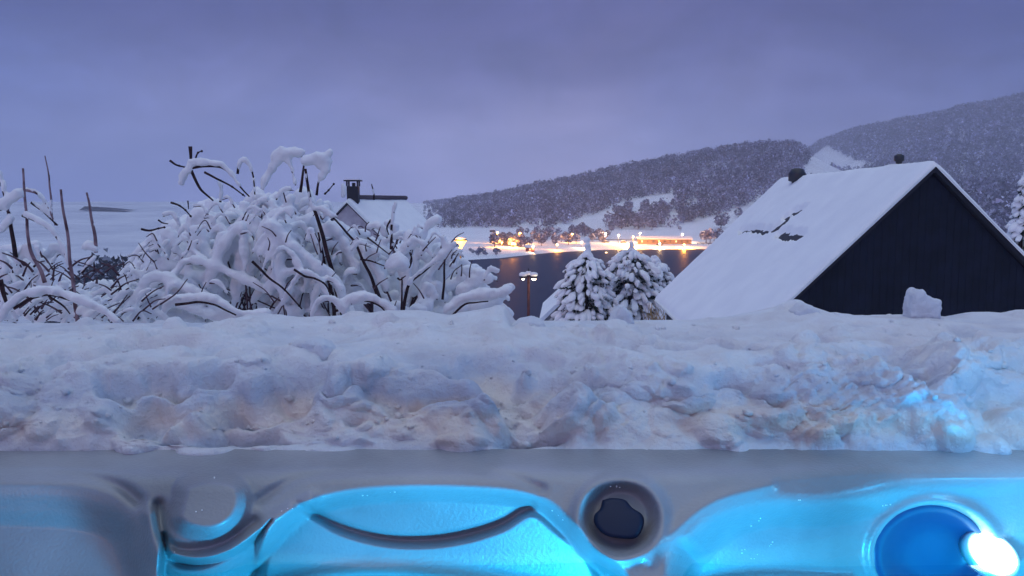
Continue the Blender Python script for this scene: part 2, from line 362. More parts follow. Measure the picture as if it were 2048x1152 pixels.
def copy_tree(o, parent=None):
    c = o.copy(); C.objects.link(c); c.parent = parent
    for ch in list(o.children): copy_tree(ch, c)
    return c
protos = [proto_tree('birch_tree', 7, FROST) for _ in range(3)]
used = [False]*3
def place_tree(px, py, H, label, group):
    best = None
    for dd in np.arange(440, 1200, 3.0):
        p = at(px, py, dd)
        if p.z <= gz(p.x, p.y): best = p; break
    if best is None: best = at(px, py, 700)
    k = random.randrange(3)
    if used[k]: o = copy_tree(protos[k])
    else: o = protos[k]; used[k] = True
    o.location = (best.x, best.y, gz(best.x, best.y)); o.rotation_euler = (0, 0, random.uniform(0, 6.28)); s = H/7; o.scale = (s*random.uniform(1,1.5), s*random.uniform(1,1.5), s)
    tag(o, label, 'tree', group)
for i in range(46):
    x = random.gauss(1110, 60); x = min(max(x, 1040), 1225)
    y = 505 - (x-1040)*.05 + random.uniform(-36, -10)
    place_tree(x, y, random.uniform(5, 8), 'frosted birch in the thicket between the orange-lit trees and the lit road', 'frosted shore trees along the far water')
for i in range(26):
    x = random.uniform(985, 1044); y = 493 + random.uniform(-9, 2)
    place_tree(x, y, random.uniform(5, 8), 'tree lit orange by street lights at the far shore', 'lamp-lit orange trees on the far shore')
for i in range(16):
    x = random.uniform(940, 1010); y = 508 + random.uniform(-4, 5)
    place_tree(x, y, random.uniform(2, 3.5), 'low frosted shrub on the shore bank left of the dark water', 'low shrubs on the far shore bank')
for i in range(70):
    x = random.uniform(1230, 1480); y = random.uniform(415, 462)
    if not any(inpoly(np.array([x]), np.array([y+3.]), p)[0] for p in BARE[:2]) or random.random() < .12:
        place_tree(x, y, random.uniform(8, 12), 'round frosted birch on the snowy slope above the lit road', 'round frosted trees on the open slope')
for (x, y, h, lab) in [(1165,470,9,'tallest frosted tree of the three above the thin pine leader'),(1172,472,8,'right one of the three frosted trees above the thin pine leader'),(1158,471,8,'left one of the three frosted trees above the thin pine leader'),
        (1412,486,9,'leftmost frosted tree of the row at the right end of the lit road'),(1420,486,10,'second frosted tree of the row at the right end of the lit road'),(1428,484,9,'third frosted tree of the row at the right end of the lit road'),(1436,482,9,'last frosted tree of the row, nearest the big snowy roof'),(1360,462,4,'tiny frosted tree alone on the snow behind the long building')]:
    place_tree(x, y, h, lab, 'single frosted trees near the lit road')

# far-left dark grove and low wooded islet
def grove(pxs, d0, d1, H, n, name, label):
    px = rng.uniform(*pxs, n); dd = rng.uniform(d0, d1, n); X = (px-1024)/1712*dd; Y = dd
    prof = np.sin(np.clip((px-pxs[0])/(pxs[1]-pxs[0]), 0, 1)*math.pi)**.6
    o = tree_cloud(X, Y, H*rng.uniform(.6, 1.1, n)*(.35+.65*prof), name, FROSTDARK, nf=60, tw=.12)
    return tag(o, label, None, None, 'stuff')
grove((150, 275), 195, 235, 14, 90, 'dark_grove', None)
grove((60, 160), 150, 175, 6, 30, 'low_scrub', None)
# islet
iv = []; 
isl = at(220, 459, 930); isl.z = max(isl.z, gz(isl.x, isl.y))+.8
ix = np.linspace(-26, 24, 40); iy = np.linspace(-14, 14, 14); IX, IY = np.meshgrid(ix, iy, indexing='ij')
IZ = 3.2 + 4.2*np.clip(1-np.abs(IY)/13, 0, 1)*np.clip(1-(IX+24)/48, 0, 1)**.7 + rng.uniform(0, .5, IX.shape)
islet = np_obj('wooded_headland', np.stack([IX+isl.x, IY+isl.y, IZ-3.2+isl.z], -1).reshape(-1,3), grid_faces(40,14)[:, ::-1], mat('dark_wood', (.008,.010,.018), .9, .05)); tag(islet, kind='structure')

# ------------------------------------------------------------------ far shore: lamps, buildings, cars
WARM = (1.0, .36, .04)
LENS = mat('lamp_lens', (1,.8,.5), .4, .3, emis=(1, .62, .25), estr=9)
LENSW = mat('lamp_lens_white', (1,.9,.8), .4, .3, emis=(1, .80, .58), estr=9)
def far_lamp(px, py, power, label, hgt=7, d=None, white=False, size=.75):
    if d is None:
        for d in np.arange(445, 1000, 3.0):
            p = at(px, py, d)
            if p.z - gz(p.x, p.y) <= hgt: break
    p = at(px, py, d); g = gz(p.x, p.y); h = p.z-g
    t = thing('street_lamp', label, 'street lamp', (p.x, p.y, g))
    tube('pole', [(0,0,-.5),(0,0,h*.5),(0,0,h+.2)], [.14,.11,.08], METAL, t, 6)
    tube('arm', [(0,0,h+.2),(0,-.5,h+.45),(0,-1.1,h+.45)], [.07,.06,.05], METAL, t, 5)
    lathe('lamp_head', [(.1,.55),(.35,.42),(.5,.15)], METAL, t, 10, (0,-1.1,h-.02))
    bl = blobs('lens', [(0,-1.1,h)], [(size, size, size*.8)], LENSW if white else LENS, t, ICO2)
    if power:
        ld = bpy.data.lights.new('lamp_light', 'POINT'); ld.energy = power*8.5; ld.color = (1,.58,.25) if white else WARM; ld.shadow_soft_size = .4
        lo = bpy.data.objects.new('lamp_light', ld); C.objects.link(lo); lo.parent = t; lo.location = (0, -1.1, h-size-.25)
    return t
FL = [(1144,468,1500,'bright far lamp on the slope just above the frosted shore thicket',6,0),
      (1211,467,1500,'bright far lamp left of the snowy conifer leader, above the road',6,1),
      (1237,470,3500,'bright far lamp straight above the second pine',6,1),
      (1266,473,6000,'far lamp at the left corner of the long lit building',6,0),
      (1280,466,2500,'far lamp higher than its neighbours behind the long lit building',7,1),
      (1364,468,2500,'far lamp near the right end of the long lit building',6,1),
      (1319,487,1500,'small far lamp in front of the long building wall',3,1),
      (1163,484,900,'small far lamp beside the first pine leader',4,1),
      (1114,489,900,'small far lamp low in the frosted shore thicket',4,0),
      (1066,493,700,'lowest small far lamp near the red boathouse',4,1),
      (995,465,2500,'far lamp above the left end of the orange-lit trees',7,0),
      (1040,466,3500,'far lamp above the right end of the orange-lit trees',7,0),
      (1212,506,500,'lamp at the water edge between the two pines',3,0)]
for (x, y, p, lab, hg, wh) in FL: far_lamp(x, y, p, lab+'', hg, white=bool(wh))
# lamps hidden low along the road that light the yellow pools
for (x, y, p, lab) in [(1258,487,9000,'low yellow road lamp shining on snow right of the second pine'), (1368,488,7000,'low yellow road lamp by the brightest snow pool at right'),
                  (1026,485,5000,'low yellow lamp at the foot of the orange-lit trees'), (1004,484,3000,'low yellow lamp among the orange-lit trees, left of the other')]:
    far_lamp(x, y, p, lab, 3.2, size=.5)

def far_place(px, py):
    for dd in np.arange(440, 1000, 2.0):
        p = at(px, py, dd)
        if p.z <= gz(p.x, p.y): return Vector((p.x, p.y, gz(p.x, p.y)))
    return at(px, py, 600)
REDWALL = mat('red_boards', (.22,.05,.03), .8, .1); WINLIT = mat('lit_window', (1,.7,.4), .5, .2, emis=(1,.6,.25), estr=2.5)
TAN = mat('tan_wall', (.30,.20,.13), .8, .1, var=(.18,.12,.09), vscale=.4)
def shed(name, label, px, py, W, D, H, wallm, rh=1.6, cat='building', nwin=0):
    c = far_place(px, py); t = thing(name, label, cat, tuple(c)); t.rotation_euler.z = R(-3)
    box('wall', (-W/2,-D/2,-.5), (W/2,D/2,H), wallm, t)
    e = .5
    V = [(-W/2-e,-D/2-e,H),(W/2+e,-D/2-e,H),(W/2+e,D/2+e,H),(-W/2-e,D/2+e,H),(-W/2-e,0,H+rh),(W/2+e,0,H+rh)]
    mesh_obj('roof', V, [(0,1,5,4),(2,3,4,5),(0,4,3),(1,2,5),(0,3,2,1)], ROOFING, t)
    V2 = [(x, y*1.02, z+.12+(.35 if i > 3 else .3)) for i, (x,y,z) in enumerate(V)] + [(x, y*1.02, z+.02) for (x,y,z) in V[:4]]
    mesh_obj('roof_snow', V2, [(0,1,5,4),(2,3,4,5),(0,4,3),(1,2,5),(6,7,1,0),(7,8,2,1),(8,9,3,2),(9,6,0,3),(9,8,7,6)], SNOWFAR, t)
    for k in range(nwin):
        x = -W/2 + (k+.7)*W/(nwin+.4)
        f = box('window', (x-.55,-D/2-.08,H*.35), (x+.55,-D/2+.02,H*.8), DARKTRIM, t)
        box('pane', (x-.45,-D/2-.1,H*.39), (x+.45,-D/2-.082,H*.76), WINLIT if k%3 == 0 else METAL, f)
    return t
shed('long_building', 'long low building with snowy roof lit yellow from the road', 1328, 488, 36, 8, 3.2, TAN, 1.6, nwin=9)
shed('boathouse', 'small red boathouse on the shore below the frosted thicket', 1060, 503, 5, 4, 2.2, REDWALL, 1.2, nwin=1)
shed('cottage', 'lamp-lit cottage among the orange trees on the far shore', 1008, 489, 8, 6, 3.0, TAN, 2.2, nwin=3)
shed('hillside_cabin', 'tiny dark cabin alone on the snow above the lit trees', 985, 464, 4, 4, 1.6, DARKWALL, .8)
def fence_run(x0, y0, x1, y1, label):
    a = far_place(x0, y0); b_ = far_place(x1, y1); t = thing('road_fence', label, 'fence', tuple(a)); dv = b_-a; n = max(4, int(dv.length/6))
    for i in range(n+1):
        p = dv*(i/n); z = gz(a.x+p.x, a.y+p.y)-a.z; box('post', (p.x-.12,p.y-.12,z-.4), (p.x+.12,p.y+.12,z+1.2), METAL, t)
    tube('rail', [(dv.x*i/n, dv.y*i/n-.16, gz(a.x+dv.x*i/n, a.y+dv.y*i/n)-a.z+1.0) for i in range(n+1)], [.28]*(n+1), METAL, t, 4)
fence_run(1180, 481, 1290, 483, 'dark roadside guard rail behind the lit road, left of the long building')
fence_run(1395, 489, 1440, 490, 'dark roadside guard rail right of the long building')
def car(px, py, col, label):
    c = far_place(px, py); t = thing('parked_car', label, 'car', tuple(c)); M = mat('car_paint', col, .35, .5)
    prof = [(-2.1,.35),(-2.15,.85),(-1.6,.95),(-1.0,1.42),(.6,1.45),(1.25,.98),(2.1,.85),(2.15,.35)]
    V = [(x,-.85,z) for x,z in prof]+[(x,.85,z) for x,z in prof]; k = len(prof)
    Fc = [tuple(range(k)), tuple(range(2*k-1, k-1, -1))]+[(i,i+k,(i+1)%k+k,(i+1)%k) for i in range(k)]
    mesh_obj('body', V, Fc, M, t)
    mesh_obj('roof_snow', [(-1.0,-.8,1.44),(.6,-.8,1.47),(.6,.8,1.47),(-1.0,.8,1.44),(-.9,-.7,1.62),(.5,-.7,1.64),(.5,.7,1.64),(-.9,.7,1.62)], [(0,1,5,4),(1,2,6,5),(2,3,7,6),(3,0,4,7),(4,5,6,7),(3,2,1,0)], SNOW, t)
    box('side_window', (-.95,-.875,.98), (.7,-.852,1.34), DARKTRIM, t)
    for x in (-1.35, 1.35):
        for y in (-.86, .86):
            wv = lathe('wheel', [(.12,-.1),(.34,-.1),(.34,.1),(.12,.1)], DARKTRIM, t, 12); wv.rotation_euler = (math.pi/2,0,0); wv.location = (x,y,.34)
car(1212, 486, (.03,.03,.04), 'dark parked car on the lit road, left of the pine leader')
car(1247, 486, (.06,.02,.02), 'dark parked car on the lit road just right of the pine leader')
car(1319, 491, (.05,.05,.07), 'dark parked car in front of the long building')

# jetty strip at the shore: ploughed road edge
# ------------------------------------------------------------------ house at right
def gable_house(name, label, N0, u, Lh, halfw, drop, wallh, over=.35, snow=.15, cracks=None, wallm=DARKWALL, boards=True, nsnow=(90,70), vents=()):
    """N0: near ridge point (world), u: horizontal ridge direction, v to the right"""
    u = Vector((u[0], u[1], 0)).normalized(); v = Vector((u.y, -u.x, 0))
    t = thing(name, label, 'house', (N0.x, N0.y, N0.z-drop-wallh))
    O = Vector(t.location)
    def P(a, b_, z): return (N0 + u*a + v*b_ + Vector((0,0,z))) - O
    th = .11; pitch = math.atan2(drop, halfw)
    hw = halfw - .35; dz = drop*(hw/halfw)
    sn = snow
    # wall core (closed prism)
    a0, a1 = .14, Lh-.14
    top = -sn-th-.02
    ws = [(-hw,-drop-wallh),(hw,-drop-wallh),(hw,-dz+top),(0,top),(-hw,-dz+top)]
    V = [P(a0,x,z) for x,z in ws]+[P(a1,x,z) for x,z in ws]; k = 5
    mesh_obj('wall', V, [tuple(range(k)), tuple(range(2*k-1,k-1,-1))]+[(i,i+k,(i+1)%k+k,(i+1)%k) for i in range(k)], wallm, t)
    if boards:
        n = int(2*hw/.145)
        for i in range(n):
            x0 = -hw+i*2*hw/n; x1 = x0+2*hw/n-.005; xm = (x0+x1)/2
            zt0 = -abs(x0)/hw*dz+top-.02; zt1 = -abs(x1)/hw*dz+top-.02; zb = -drop-wallh+.1; off = a0-.022-0*(i%2)
            B = [P(off,x0,zb),P(off,x1,zb),P(off,x1,zt1),P(off,x0,zt0)]; B2 = [P(a0-.002,x0,zb),P(a0-.002,x1,zb),P(a0-.002,x1,zt1),P(a0-.002,x0,zt0)]
            mesh_obj('board', B+B2, [(0,1,2,3),(0,4,5,1),(1,5,6,2),(2,6,7,3),(3,7,4,0)], wallm, t)
    for s in (-1, 1):
        V = []
        for a in (0, Lh):
            for (x, z) in [(0,-sn),(s*halfw,-drop-sn),(s*halfw,-drop-sn-th),(0,-sn-th)]: V.append(P(a,x,z))
        mesh_obj('roof_slope', V, [(0,1,2,3),(7,6,5,4),(0,4,5,1),(1,5,6,2),(2,6,7,3),(3,7,4,0)], ROOFING, t)
        # barge board
        V = []
        for a in (-.03, 0-.002):
            for (x, z) in [(0,-sn+.01),(s*(halfw+.02),-drop-sn+.01),(s*(halfw+.02),-drop-sn-th),(0,-sn-th)]: V.append(P(a,x,z))
        mesh_obj('barge_board', V, [(0,1,2,3),(7,6,5,4),(0,4,5,1),(1,5,6,2),(2,6,7,3),(3,7,4,0)], DARKTRIM, t)
    # snow on roof: one draped sheet with thickness
    nu, nv = nsnow
    A = np.linspace(-.06, Lh+.06, nu); B = np.linspace(-1, 1, nv*2+1)
    AA, BB = np.meshgrid(A, B, indexing='ij')
    ab = np.abs(BB); ridge = -np.sqrt(ab**2*drop**2+.004)+.0
    thick = np.full(AA.shape, sn)*(1+.10*vnoise(AA, BB*halfw, 1.6, 3)) + .03*vnoise(AA, BB*halfw, .5, 5)
    edge = np.minimum(np.minimum(AA+.06, Lh+.06-AA)/.16, (1-ab)*halfw/.16); thick *= np.sqrt(np.clip(edge, 0.02, 1)*(2-np.clip(edge, 0.02, 1)))
    if cracks is not None: thick = cracks(AA, BB*halfw, thick)
    drp = drop*(halfw+.05)/halfw; zt = -ab*drp - sn + thick
    zt = np.where(ab < .03, zt-.03*(1-ab/.03), zt)
    top_ = np.array([[*(P(0,0,0))]])+AA.reshape(-1,1)*np.array([[*u]])+(BB*(halfw+.05)).reshape(-1,1)*np.array([[*v]])+zt.reshape(-1,1)*np.array([[0,0,1]])
    zb = (-ab*drp-sn-.004)
    bot = np.array([[*(P(0,0,0))]])+AA.reshape(-1,1)*np.array([[*u]])+(BB*(halfw+.05)).reshape(-1,1)*np.array([[*v]])+zb.reshape(-1,1)*np.array([[0,0,1]])
    f = grid_faces(nu, nv*2+1); nn = len(top_)
    i0 = np.arange(nv*2); i1 = i0+(nu-1)*(nv*2+1); j0 = np.arange(nu-1)*(nv*2+1); j1 = j0+nv*2
    side = np.concatenate([np.stack([i0,i0+nn,i0+1+nn,i0+1],1), np.stack([i1,i1+1,i1+1+nn,i1+nn],1), np.stack([j0,j0+nv*2+1,j0+nv*2+1+nn,j0+nn],1), np.stack([j1,j1+nn,j1+nv*2+1+nn,j1+nv*2+1],1)])
    np_obj('roof_snow', np.vstack([top_, bot]), np.vstack([f[:, ::-1], side]), SNOWROOF, t, smooth=True)
    for (a, b_, z, r, h) in vents:
        c = P(a, b_, z)
        lathe('roof_vent', [(r*.6,-.5),(r*.6,h*.3),(r,h*.35),(r*1.05,h*.7),(r*.7,h*.95),(r*.2,h)], METAL, t, 14, tuple(c))
    return t, P
nr = at(1870, 318, 17.6); fr = at(1562, 348, 29.6); fr.z = nr.z
u = (fr-nr)
CR = [[(1490,462),(1512,460),(1535,464),(1550,461),(1562,450),(1572,441)], [(1578,434),(1590,428)], [(1592,424),(1601,420)], [(1568,468),(1580,472),(1598,472)], [(1572,474),(1590,470)], [(1488,466),(1494,462)]]
uN = Vector((u.x, u.y, 0)).normalized(); vN = Vector((uN.y, -uN.x, 0)); HW = 4.2; DR = 4.15
def crack_fn(A, B, thick):
    # crack lines given on the roof plane (left slope) via photo pixels -> roof coordinates
    n0 = nr
    def to_ab(px, py):
        x, z = slope_ray(px, py); dv = Vector((x, 1, z))
        # plane through ridge with normal
        nrm = (uN).cross((vN*-HW+Vector((0,0,-DR))).normalized()); s = (n0-Vector((0,0,.1))-CAM).dot(nrm)/dv.dot(nrm); p = CAM+dv*s-n0
        return p.dot(uN), p.dot(vN)
    m = np.zeros(A.shape)
    for k, pl in enumerate(CR):
        q = [to_ab(*p) for p in pl]; w_ = .105 if k != 3 else .13
        for (x1,y1),(x2,y2) in zip(q[:-1], q[1:]):
            dx, dy = x2-x1, y2-y1; tt_ = np.clip(((A-x1)*dx+(B-y1)*dy)/(dx*dx+dy*dy+1e-9), 0, 1)
            dd = np.hypot((A-x1-tt_*dx)/4.5, B-y1-tt_*dy)*(1+.5*vnoise(A, B, .22, 7)); m = np.maximum(m, 1-smoothstep(w_*.7, w_*1.3, dd))
    return thick*(1-m*1.02)
h1o, HP = gable_house('timber_house', 'dark timber house with steep snow-covered gable roof at right', nr, u, (fr-nr).length, HW, DR, 3.2, cracks=crack_fn, nsnow=(300,110),
    vents=[(9.6,-.12,-.42,.26,.62)])
lathe('roof_pipe', [(.07,-.4),(.07,.02),(.11,.05),(.11,.16),(.04,.2)], METAL, h1o, 10, tuple(HP(2.1, .1, .02)))

# house behind the bush, with chimney
n2 = at(694, 396, 58); f2 = at(812, 400, 67); f2.z = n2.z
h2o, HP2 = gable_house('chimney_house', 'snow-roofed house with dark chimney rising behind the bush', n2, f2-n2, (f2-n2).length, 4.4, 4.0, 4.5, wallm=GREYWALL, boards=False, snow=.30, nsnow=(40,24))
chb = HP2(.9, 0, 0)
chm = box('chimney', (chb.x-.38, chb.y-.38, chb.z-.8), (chb.x+.38, chb.y+.38, chb.z+.80), DARKTRIM, h2o, .02)
for sx in (-1,1):
    for sy in (-1,1): box('chimney_post', (chb.x+sx*.36-.05, chb.y+sy*.36-.05, chb.z+.80), (chb.x+sx*.36+.05, chb.y+sy*.36+.05, chb.z+1.14), DARKTRIM, chm)
box('flue', (chb.x-.06, chb.y-.12, chb.z+.80), (chb.x+.14, chb.y+.12, chb.z+1.04), DARKTRIM, chm)
box('chimney_cap', (chb.x-.56, chb.y-.56, chb.z+1.14), (chb.x+.56, chb.y+.56, chb.z+1.22), DARKTRIM, chm, .02)
box('cap_snow', (chb.x-.52, chb.y-.52, chb.z+1.222), (chb.x+.52, chb.y+.52, chb.z+1.28), SNOW, chm, .025)
e1 = HP2(1.4,0,.06); e2 = HP2((f2-n2).length,0,.06)
tube('ridge_cap', [e1, (e1+e2)/2, e2], [.17,.17,.17], mat('ridge_tiles', (.07,.05,.07), .7), h2o, 6, smooth=False)

# snowy roof corner behind the pines
cr_ = at(1168, 532, 48); cf_ = at(1200, 528, 56)
shd = thing('low_snowy_roof', 'small snow-covered roof showing left of the first snowy pine', 'shed', (cr_.x, cr_.y, 20))
O = Vector(shd.location); Pa = [at(1100,618,44), at(1168,540,48), at(1230,540,56), at(1150,600,53), at(1082,640,43.5), at(1060,760,43), at(1240,760,50)]
apx = at(1146,576,50); lft = at(1078,640,46); lb = at(1115,604,56); rgt = Vector((apx.x*2-lft.x, lft.y, lft.z)); apb = Vector((apx.x+.5, apx.y+8, apx.z)); lb = Vector((lft.x+.5, lft.y+8, lft.z)); rb = Vector((rgt.x+.5, rgt.y+8, rgt.z))
dn = Vector((0,0,-.28)); dl = Vector((0,0,-7))
V = [v-O for v in (apx,lft,rgt,apb,lb,rb, apx+dn,lft+dn,rgt+dn,apb+dn,lb+dn,rb+dn)]
mesh_obj('roof_snow', V, [(0,1,4,3),(0,3,5,2),(6,9,10,7),(6,8,11,9),(0,6,7,1),(0,2,8,6),(1,7,10,4),(2,5,11,8),(3,4,10,9),(3,9,11,5)], SNOWROOF, shd)
i3 = .35
V = [v-O for v in (apx+dn*1.1,lft+dn*1.1+Vector((i3,.3,0)),rgt+dn*1.1+Vector((-i3,.3,0)),apb+dn*1.1,lb+dn*1.1+Vector((i3,-.3,0)),rb+dn*1.1+Vector((-i3,-.3,0)))]
V += [V[1]+dl, V[2]+dl, V[4]+dl, V[5]+dl]; V[0] = V[0]+Vector((0,.3,0)); V[3] = V[3]-Vector((0,.3,0))
mesh_obj('wall', V, [(0,1,6,7,2),(3,5,9,8,4),(1,4,8,6),(2,7,9,5),(0,3,4,1),(0,2,5,3)], GREYWALL, shd)

# ------------------------------------------------------------------ near street lamps
def post_lamp(px, ytop, d, label, double=True):
    p = at(px, ytop, d); g = gz(p.x, p.y); h = p.z-g
    t = thing('street_lamp', label, 'street lamp', (p.x, p.y, g))
    tube('pole', [(0,0,-.3),(0,0,h*.5),(0,0,h)], [.10,.085,.07], RUSTPOLE, t, 10)
    lathe('pole_cap', [(.05,0),(.09,.05),(.05,.16),(.01,.28)], METAL, t, 10, (0,0,h))
    tube('crossbar', [(-.30,0,h-.1),(0,0,h-.06),(.30,0,h-.1)], [.03,.03,.03], METAL, t, 6)
    for s in (-1,1):
        x = .27*s
        lathe('lamp_shade', [(.06,.10),(.15,.04),(.19,-.05),(.20,-.10)], METAL, t, 14, (x,0,h-.14))
        blobs('shade_snow', [(x,0,h-.05)], [(.22,.22,.13)], SNOW, t, ICO2)
        blobs('bulb', [(x,0,h-.28)], [(.07 if s < 0 else .12,)*2+(.07,)], LENSW if s > 0 else LENSW, t, ICO2)
    blobs('post_snow', [(0,0,h+.02)], [(.17,.15,.12)], SNOW, t, ICO2)
    ld = bpy.data.lights.new('lamp_light', 'POINT'); ld.energy = 12; ld.color = (1,.7,.35); ld.shadow_soft_size = .1
    lo = bpy.data.objects.new('lamp_light', ld); C.objects.link(lo); lo.parent = t; lo.location = (.45,-.35,h-.45)
post_lamp(1057, 547, 43, 'reddish post with two snow-capped lamp heads in front of dark water')
# lantern glowing just right of the bush
pl = at(921, 482, 38); g = gz(pl.x, pl.y); hh = pl.z-g
lt = thing('lantern', 'glowing yellow cone lantern right of the snowy bush', 'street lamp', (pl.x, pl.y, g))
tube('pole', [(0,0,-.3),(0,0,hh*.5),(0,0,hh-.35)], [.07,.06,.05], METAL, lt, 8)
lathe('glass', [(.05,-.36),(.16,-.16),(.29,.02)], mat('lantern_glass', (1,.7,.3), .4, emis=(1,.50,.12), estr=3.5), lt, 6, (0,0,hh), smooth=False)
lathe('cap', [(.33,.022),(.24,.09),(.06,.14)], METAL, lt, 6, (0,0,hh), smooth=False)
blobs('cap_snow', [(0,0,hh+.12)], [(.29,.29,.09)], SNOW, lt, ICO2)
ld = bpy.data.lights.new('lantern_light', 'POINT'); ld.energy = 120; ld.color = WARM; ld.shadow_soft_size = .2
lo = bpy.data.objects.new('lantern_light', ld); C.objects.link(lo); lo.parent = lt; lo.location = (0,-.5,hh-.1)

# ------------------------------------------------------------------ snowy conifers
def conifer(px, ytop, d, crown_px, taper, label, leader=0, n=330, seed=0, ybot=700, dark=.5):
    rs = np.random.default_rng(seed+50)
    top = at(px, ytop, d); g = gz(top.x, top.y); h = top.z-g; k = d/F
    t = thing('snowy_pine', label, 'tree', (top.x, top.y, g))
    tube('trunk', [(0,0,-.3),(.05,0,h*.4),(0,.02,h*.8),(0,0,h)], [.18,.13,.06,.02], BARK, t, 8)
    LP = []; LS = []; LR = []; NP = []
    hv = (ybot-ytop)*k + 1.0
    for i in range(n):
        q = rs.uniform(0, 1)**.9; zz = -leader*k - q*hv
        prof = crown_px*k*(1-(1-q)**taper); ang = rs.uniform(0, 2*math.pi)
        r = prof*rs.uniform(.45, 1.06)
        x, y = r*math.cos(ang), r*math.sin(ang)
        s = k*rs.uniform(4.0, 9.5)*(.8+.4*q)
        droop = rs.uniform(.35, .9)
        dirv = Vector((math.cos(ang)*math.cos(droop), math.sin(ang)*math.cos(droop), -math.sin(droop)))
        rm = dirv.to_track_quat('X', 'Z').to_matrix()
        LP.append((x, y, h+zz)); LS.append((s*rs.uniform(1.3,2.2), s*rs.uniform(.75,1.05), s*rs.uniform(.55,.85))); LR.append(np.array(rm))
        for _ in range(5): NP.append((x*rs.uniform(.75,1.0)+rs.normal()*s*.5, y*rs.uniform(.75,1.0)+rs.normal()*s*.5, h+zz-s*rs.uniform(.3,1.5), s, ang, droop))
        if i % 6 == 0 and q > .1: 
            pass
    for j in range(leader//4 if leader else 0):
        z = -j*4*k; s = k*rs.uniform(4, 7.5)
        LP.append((rs.normal()*s*.25, rs.normal()*s*.25, h+z)); LS.append((s*.8,s*.8,s)); LR.append(np.eye(3))
    sn = blobs('snow_clump', LP, LS, SNOW, t, ICO2, True, .10, np.array(LR)); tag(sn, kind='stuff')
    dm = sn.modifiers.new('d', 'DISPLACE'); dm.texture = TEXC; dm.strength = k*9; dm.texture_coords = 'GLOBAL'; dm.mid_level = .5
    NP = np.array(NP); m_ = 5; cnt = len(NP)
    c = np.repeat(NP[:,:3], m_, 0); s = np.repeat(NP[:,3], m_)
    a = rs.normal(size=(cnt*m_,3)); a[:,:2] += 1.2*np.stack([np.cos(np.repeat(NP[:,4], m_)), np.sin(np.repeat(NP[:,4], m_))], 1); a[:,2] -= .6; a /= np.linalg.norm(a, axis=1)[:,None]
    b = np.cross(a, rs.normal(size=(cnt*m_,3))); b /= np.linalg.norm(b, axis=1)[:,None]
    V = np.stack([c-a*s[:,None]*.3+b*s[:,None]*.16, c-a*s[:,None]*.3-b*s[:,None]*.16, c+a*s[:,None]*1.0], 1).reshape(-1,3)
    nd = np_obj('foliage', V, np.arange(len(V)).reshape(-1,3), NEEDLE, t); tag(nd, kind='stuff')
    bl = []
    for i in range(26):
        q = rs.uniform(.05,.95); zz = -leader*k-q*hv; ang = rs.uniform(0, 6.28); r = crown_px*k*(1-(1-q)**taper)*.9
        tube('limb', [(0,0,h+zz+.15),(r*.5*math.cos(ang), r*.5*math.sin(ang), h+zz+.1),(r*math.cos(ang), r*math.sin(ang), h+zz-.1)], [.035,.025,.01], BARK, t, 5)
    return t
TEXC = bpy.data.textures.new('snow_clouds', 'CLOUDS'); TEXC.noise_scale = .25; TEXC.noise_depth = 3
conifer(1174, 480, 34, 58, 9.0, 'snow-laden pine with a thin snowy leader, left of the pair above the snow bank', leader=26, n=720, seed=1)
conifer(1262, 488, 38, 60, 12.0, 'broad round-topped snowy pine, right of the pine with the thin leader', leader=10, n=820, seed=2)
conifer(1310, 516, 42, 46, 8.0, 'darker snowy pine half hidden behind the round-topped one', leader=0, n=420, seed=3)
conifer(2050, 345, 27, 48, 1.3, 'snowy conifer behind the gable at the right edge', leader=6, n=300, seed=4, ybot=560)

def tubeset(name, chains, m, parent, seg=5):
    Vs = []; Fs = []; off = 0
    for P, r in chains:
        V, Fc, caps = tube_arrays(P, r, seg); Vs.append(V); Fs += [tuple(x+off for x in f) for f in Fc.tolist()] + [tuple(x+off for x in c) for c in caps]; off += len(V)
    return mesh_obj(name, np.vstack(Vs), Fs, m, parent, True)

# lit leafless bush under the far eave of the timber house
c0 = at(1338, 650, 33); lb_ = thing('lit_hedge', 'leafless yellowish hedge under the far eave of the timber house', 'shrub', (c0.x, c0.y, gz(c0.x, c0.y)))
ch = []; hb = c0.z-gz(c0.x, c0.y)
for i in range(150):
    x = random.uniform(-.9, 1.0); y = random.uniform(-.3,.3); hgt = hb + random.uniform(.1, 1.0)
    ch.append(([(x,y,hb-1.2),(x+random.uniform(-.1,.1),y,hb+.0),(x+random.uniform(-.3,.3),y,hgt)], [.02,.014,.006]))
hs = tubeset('twigs', ch, mat('tan_twigs', (.38,.27,.16), .8, .1), lb_, 4); tag(hs, kind='stuff')

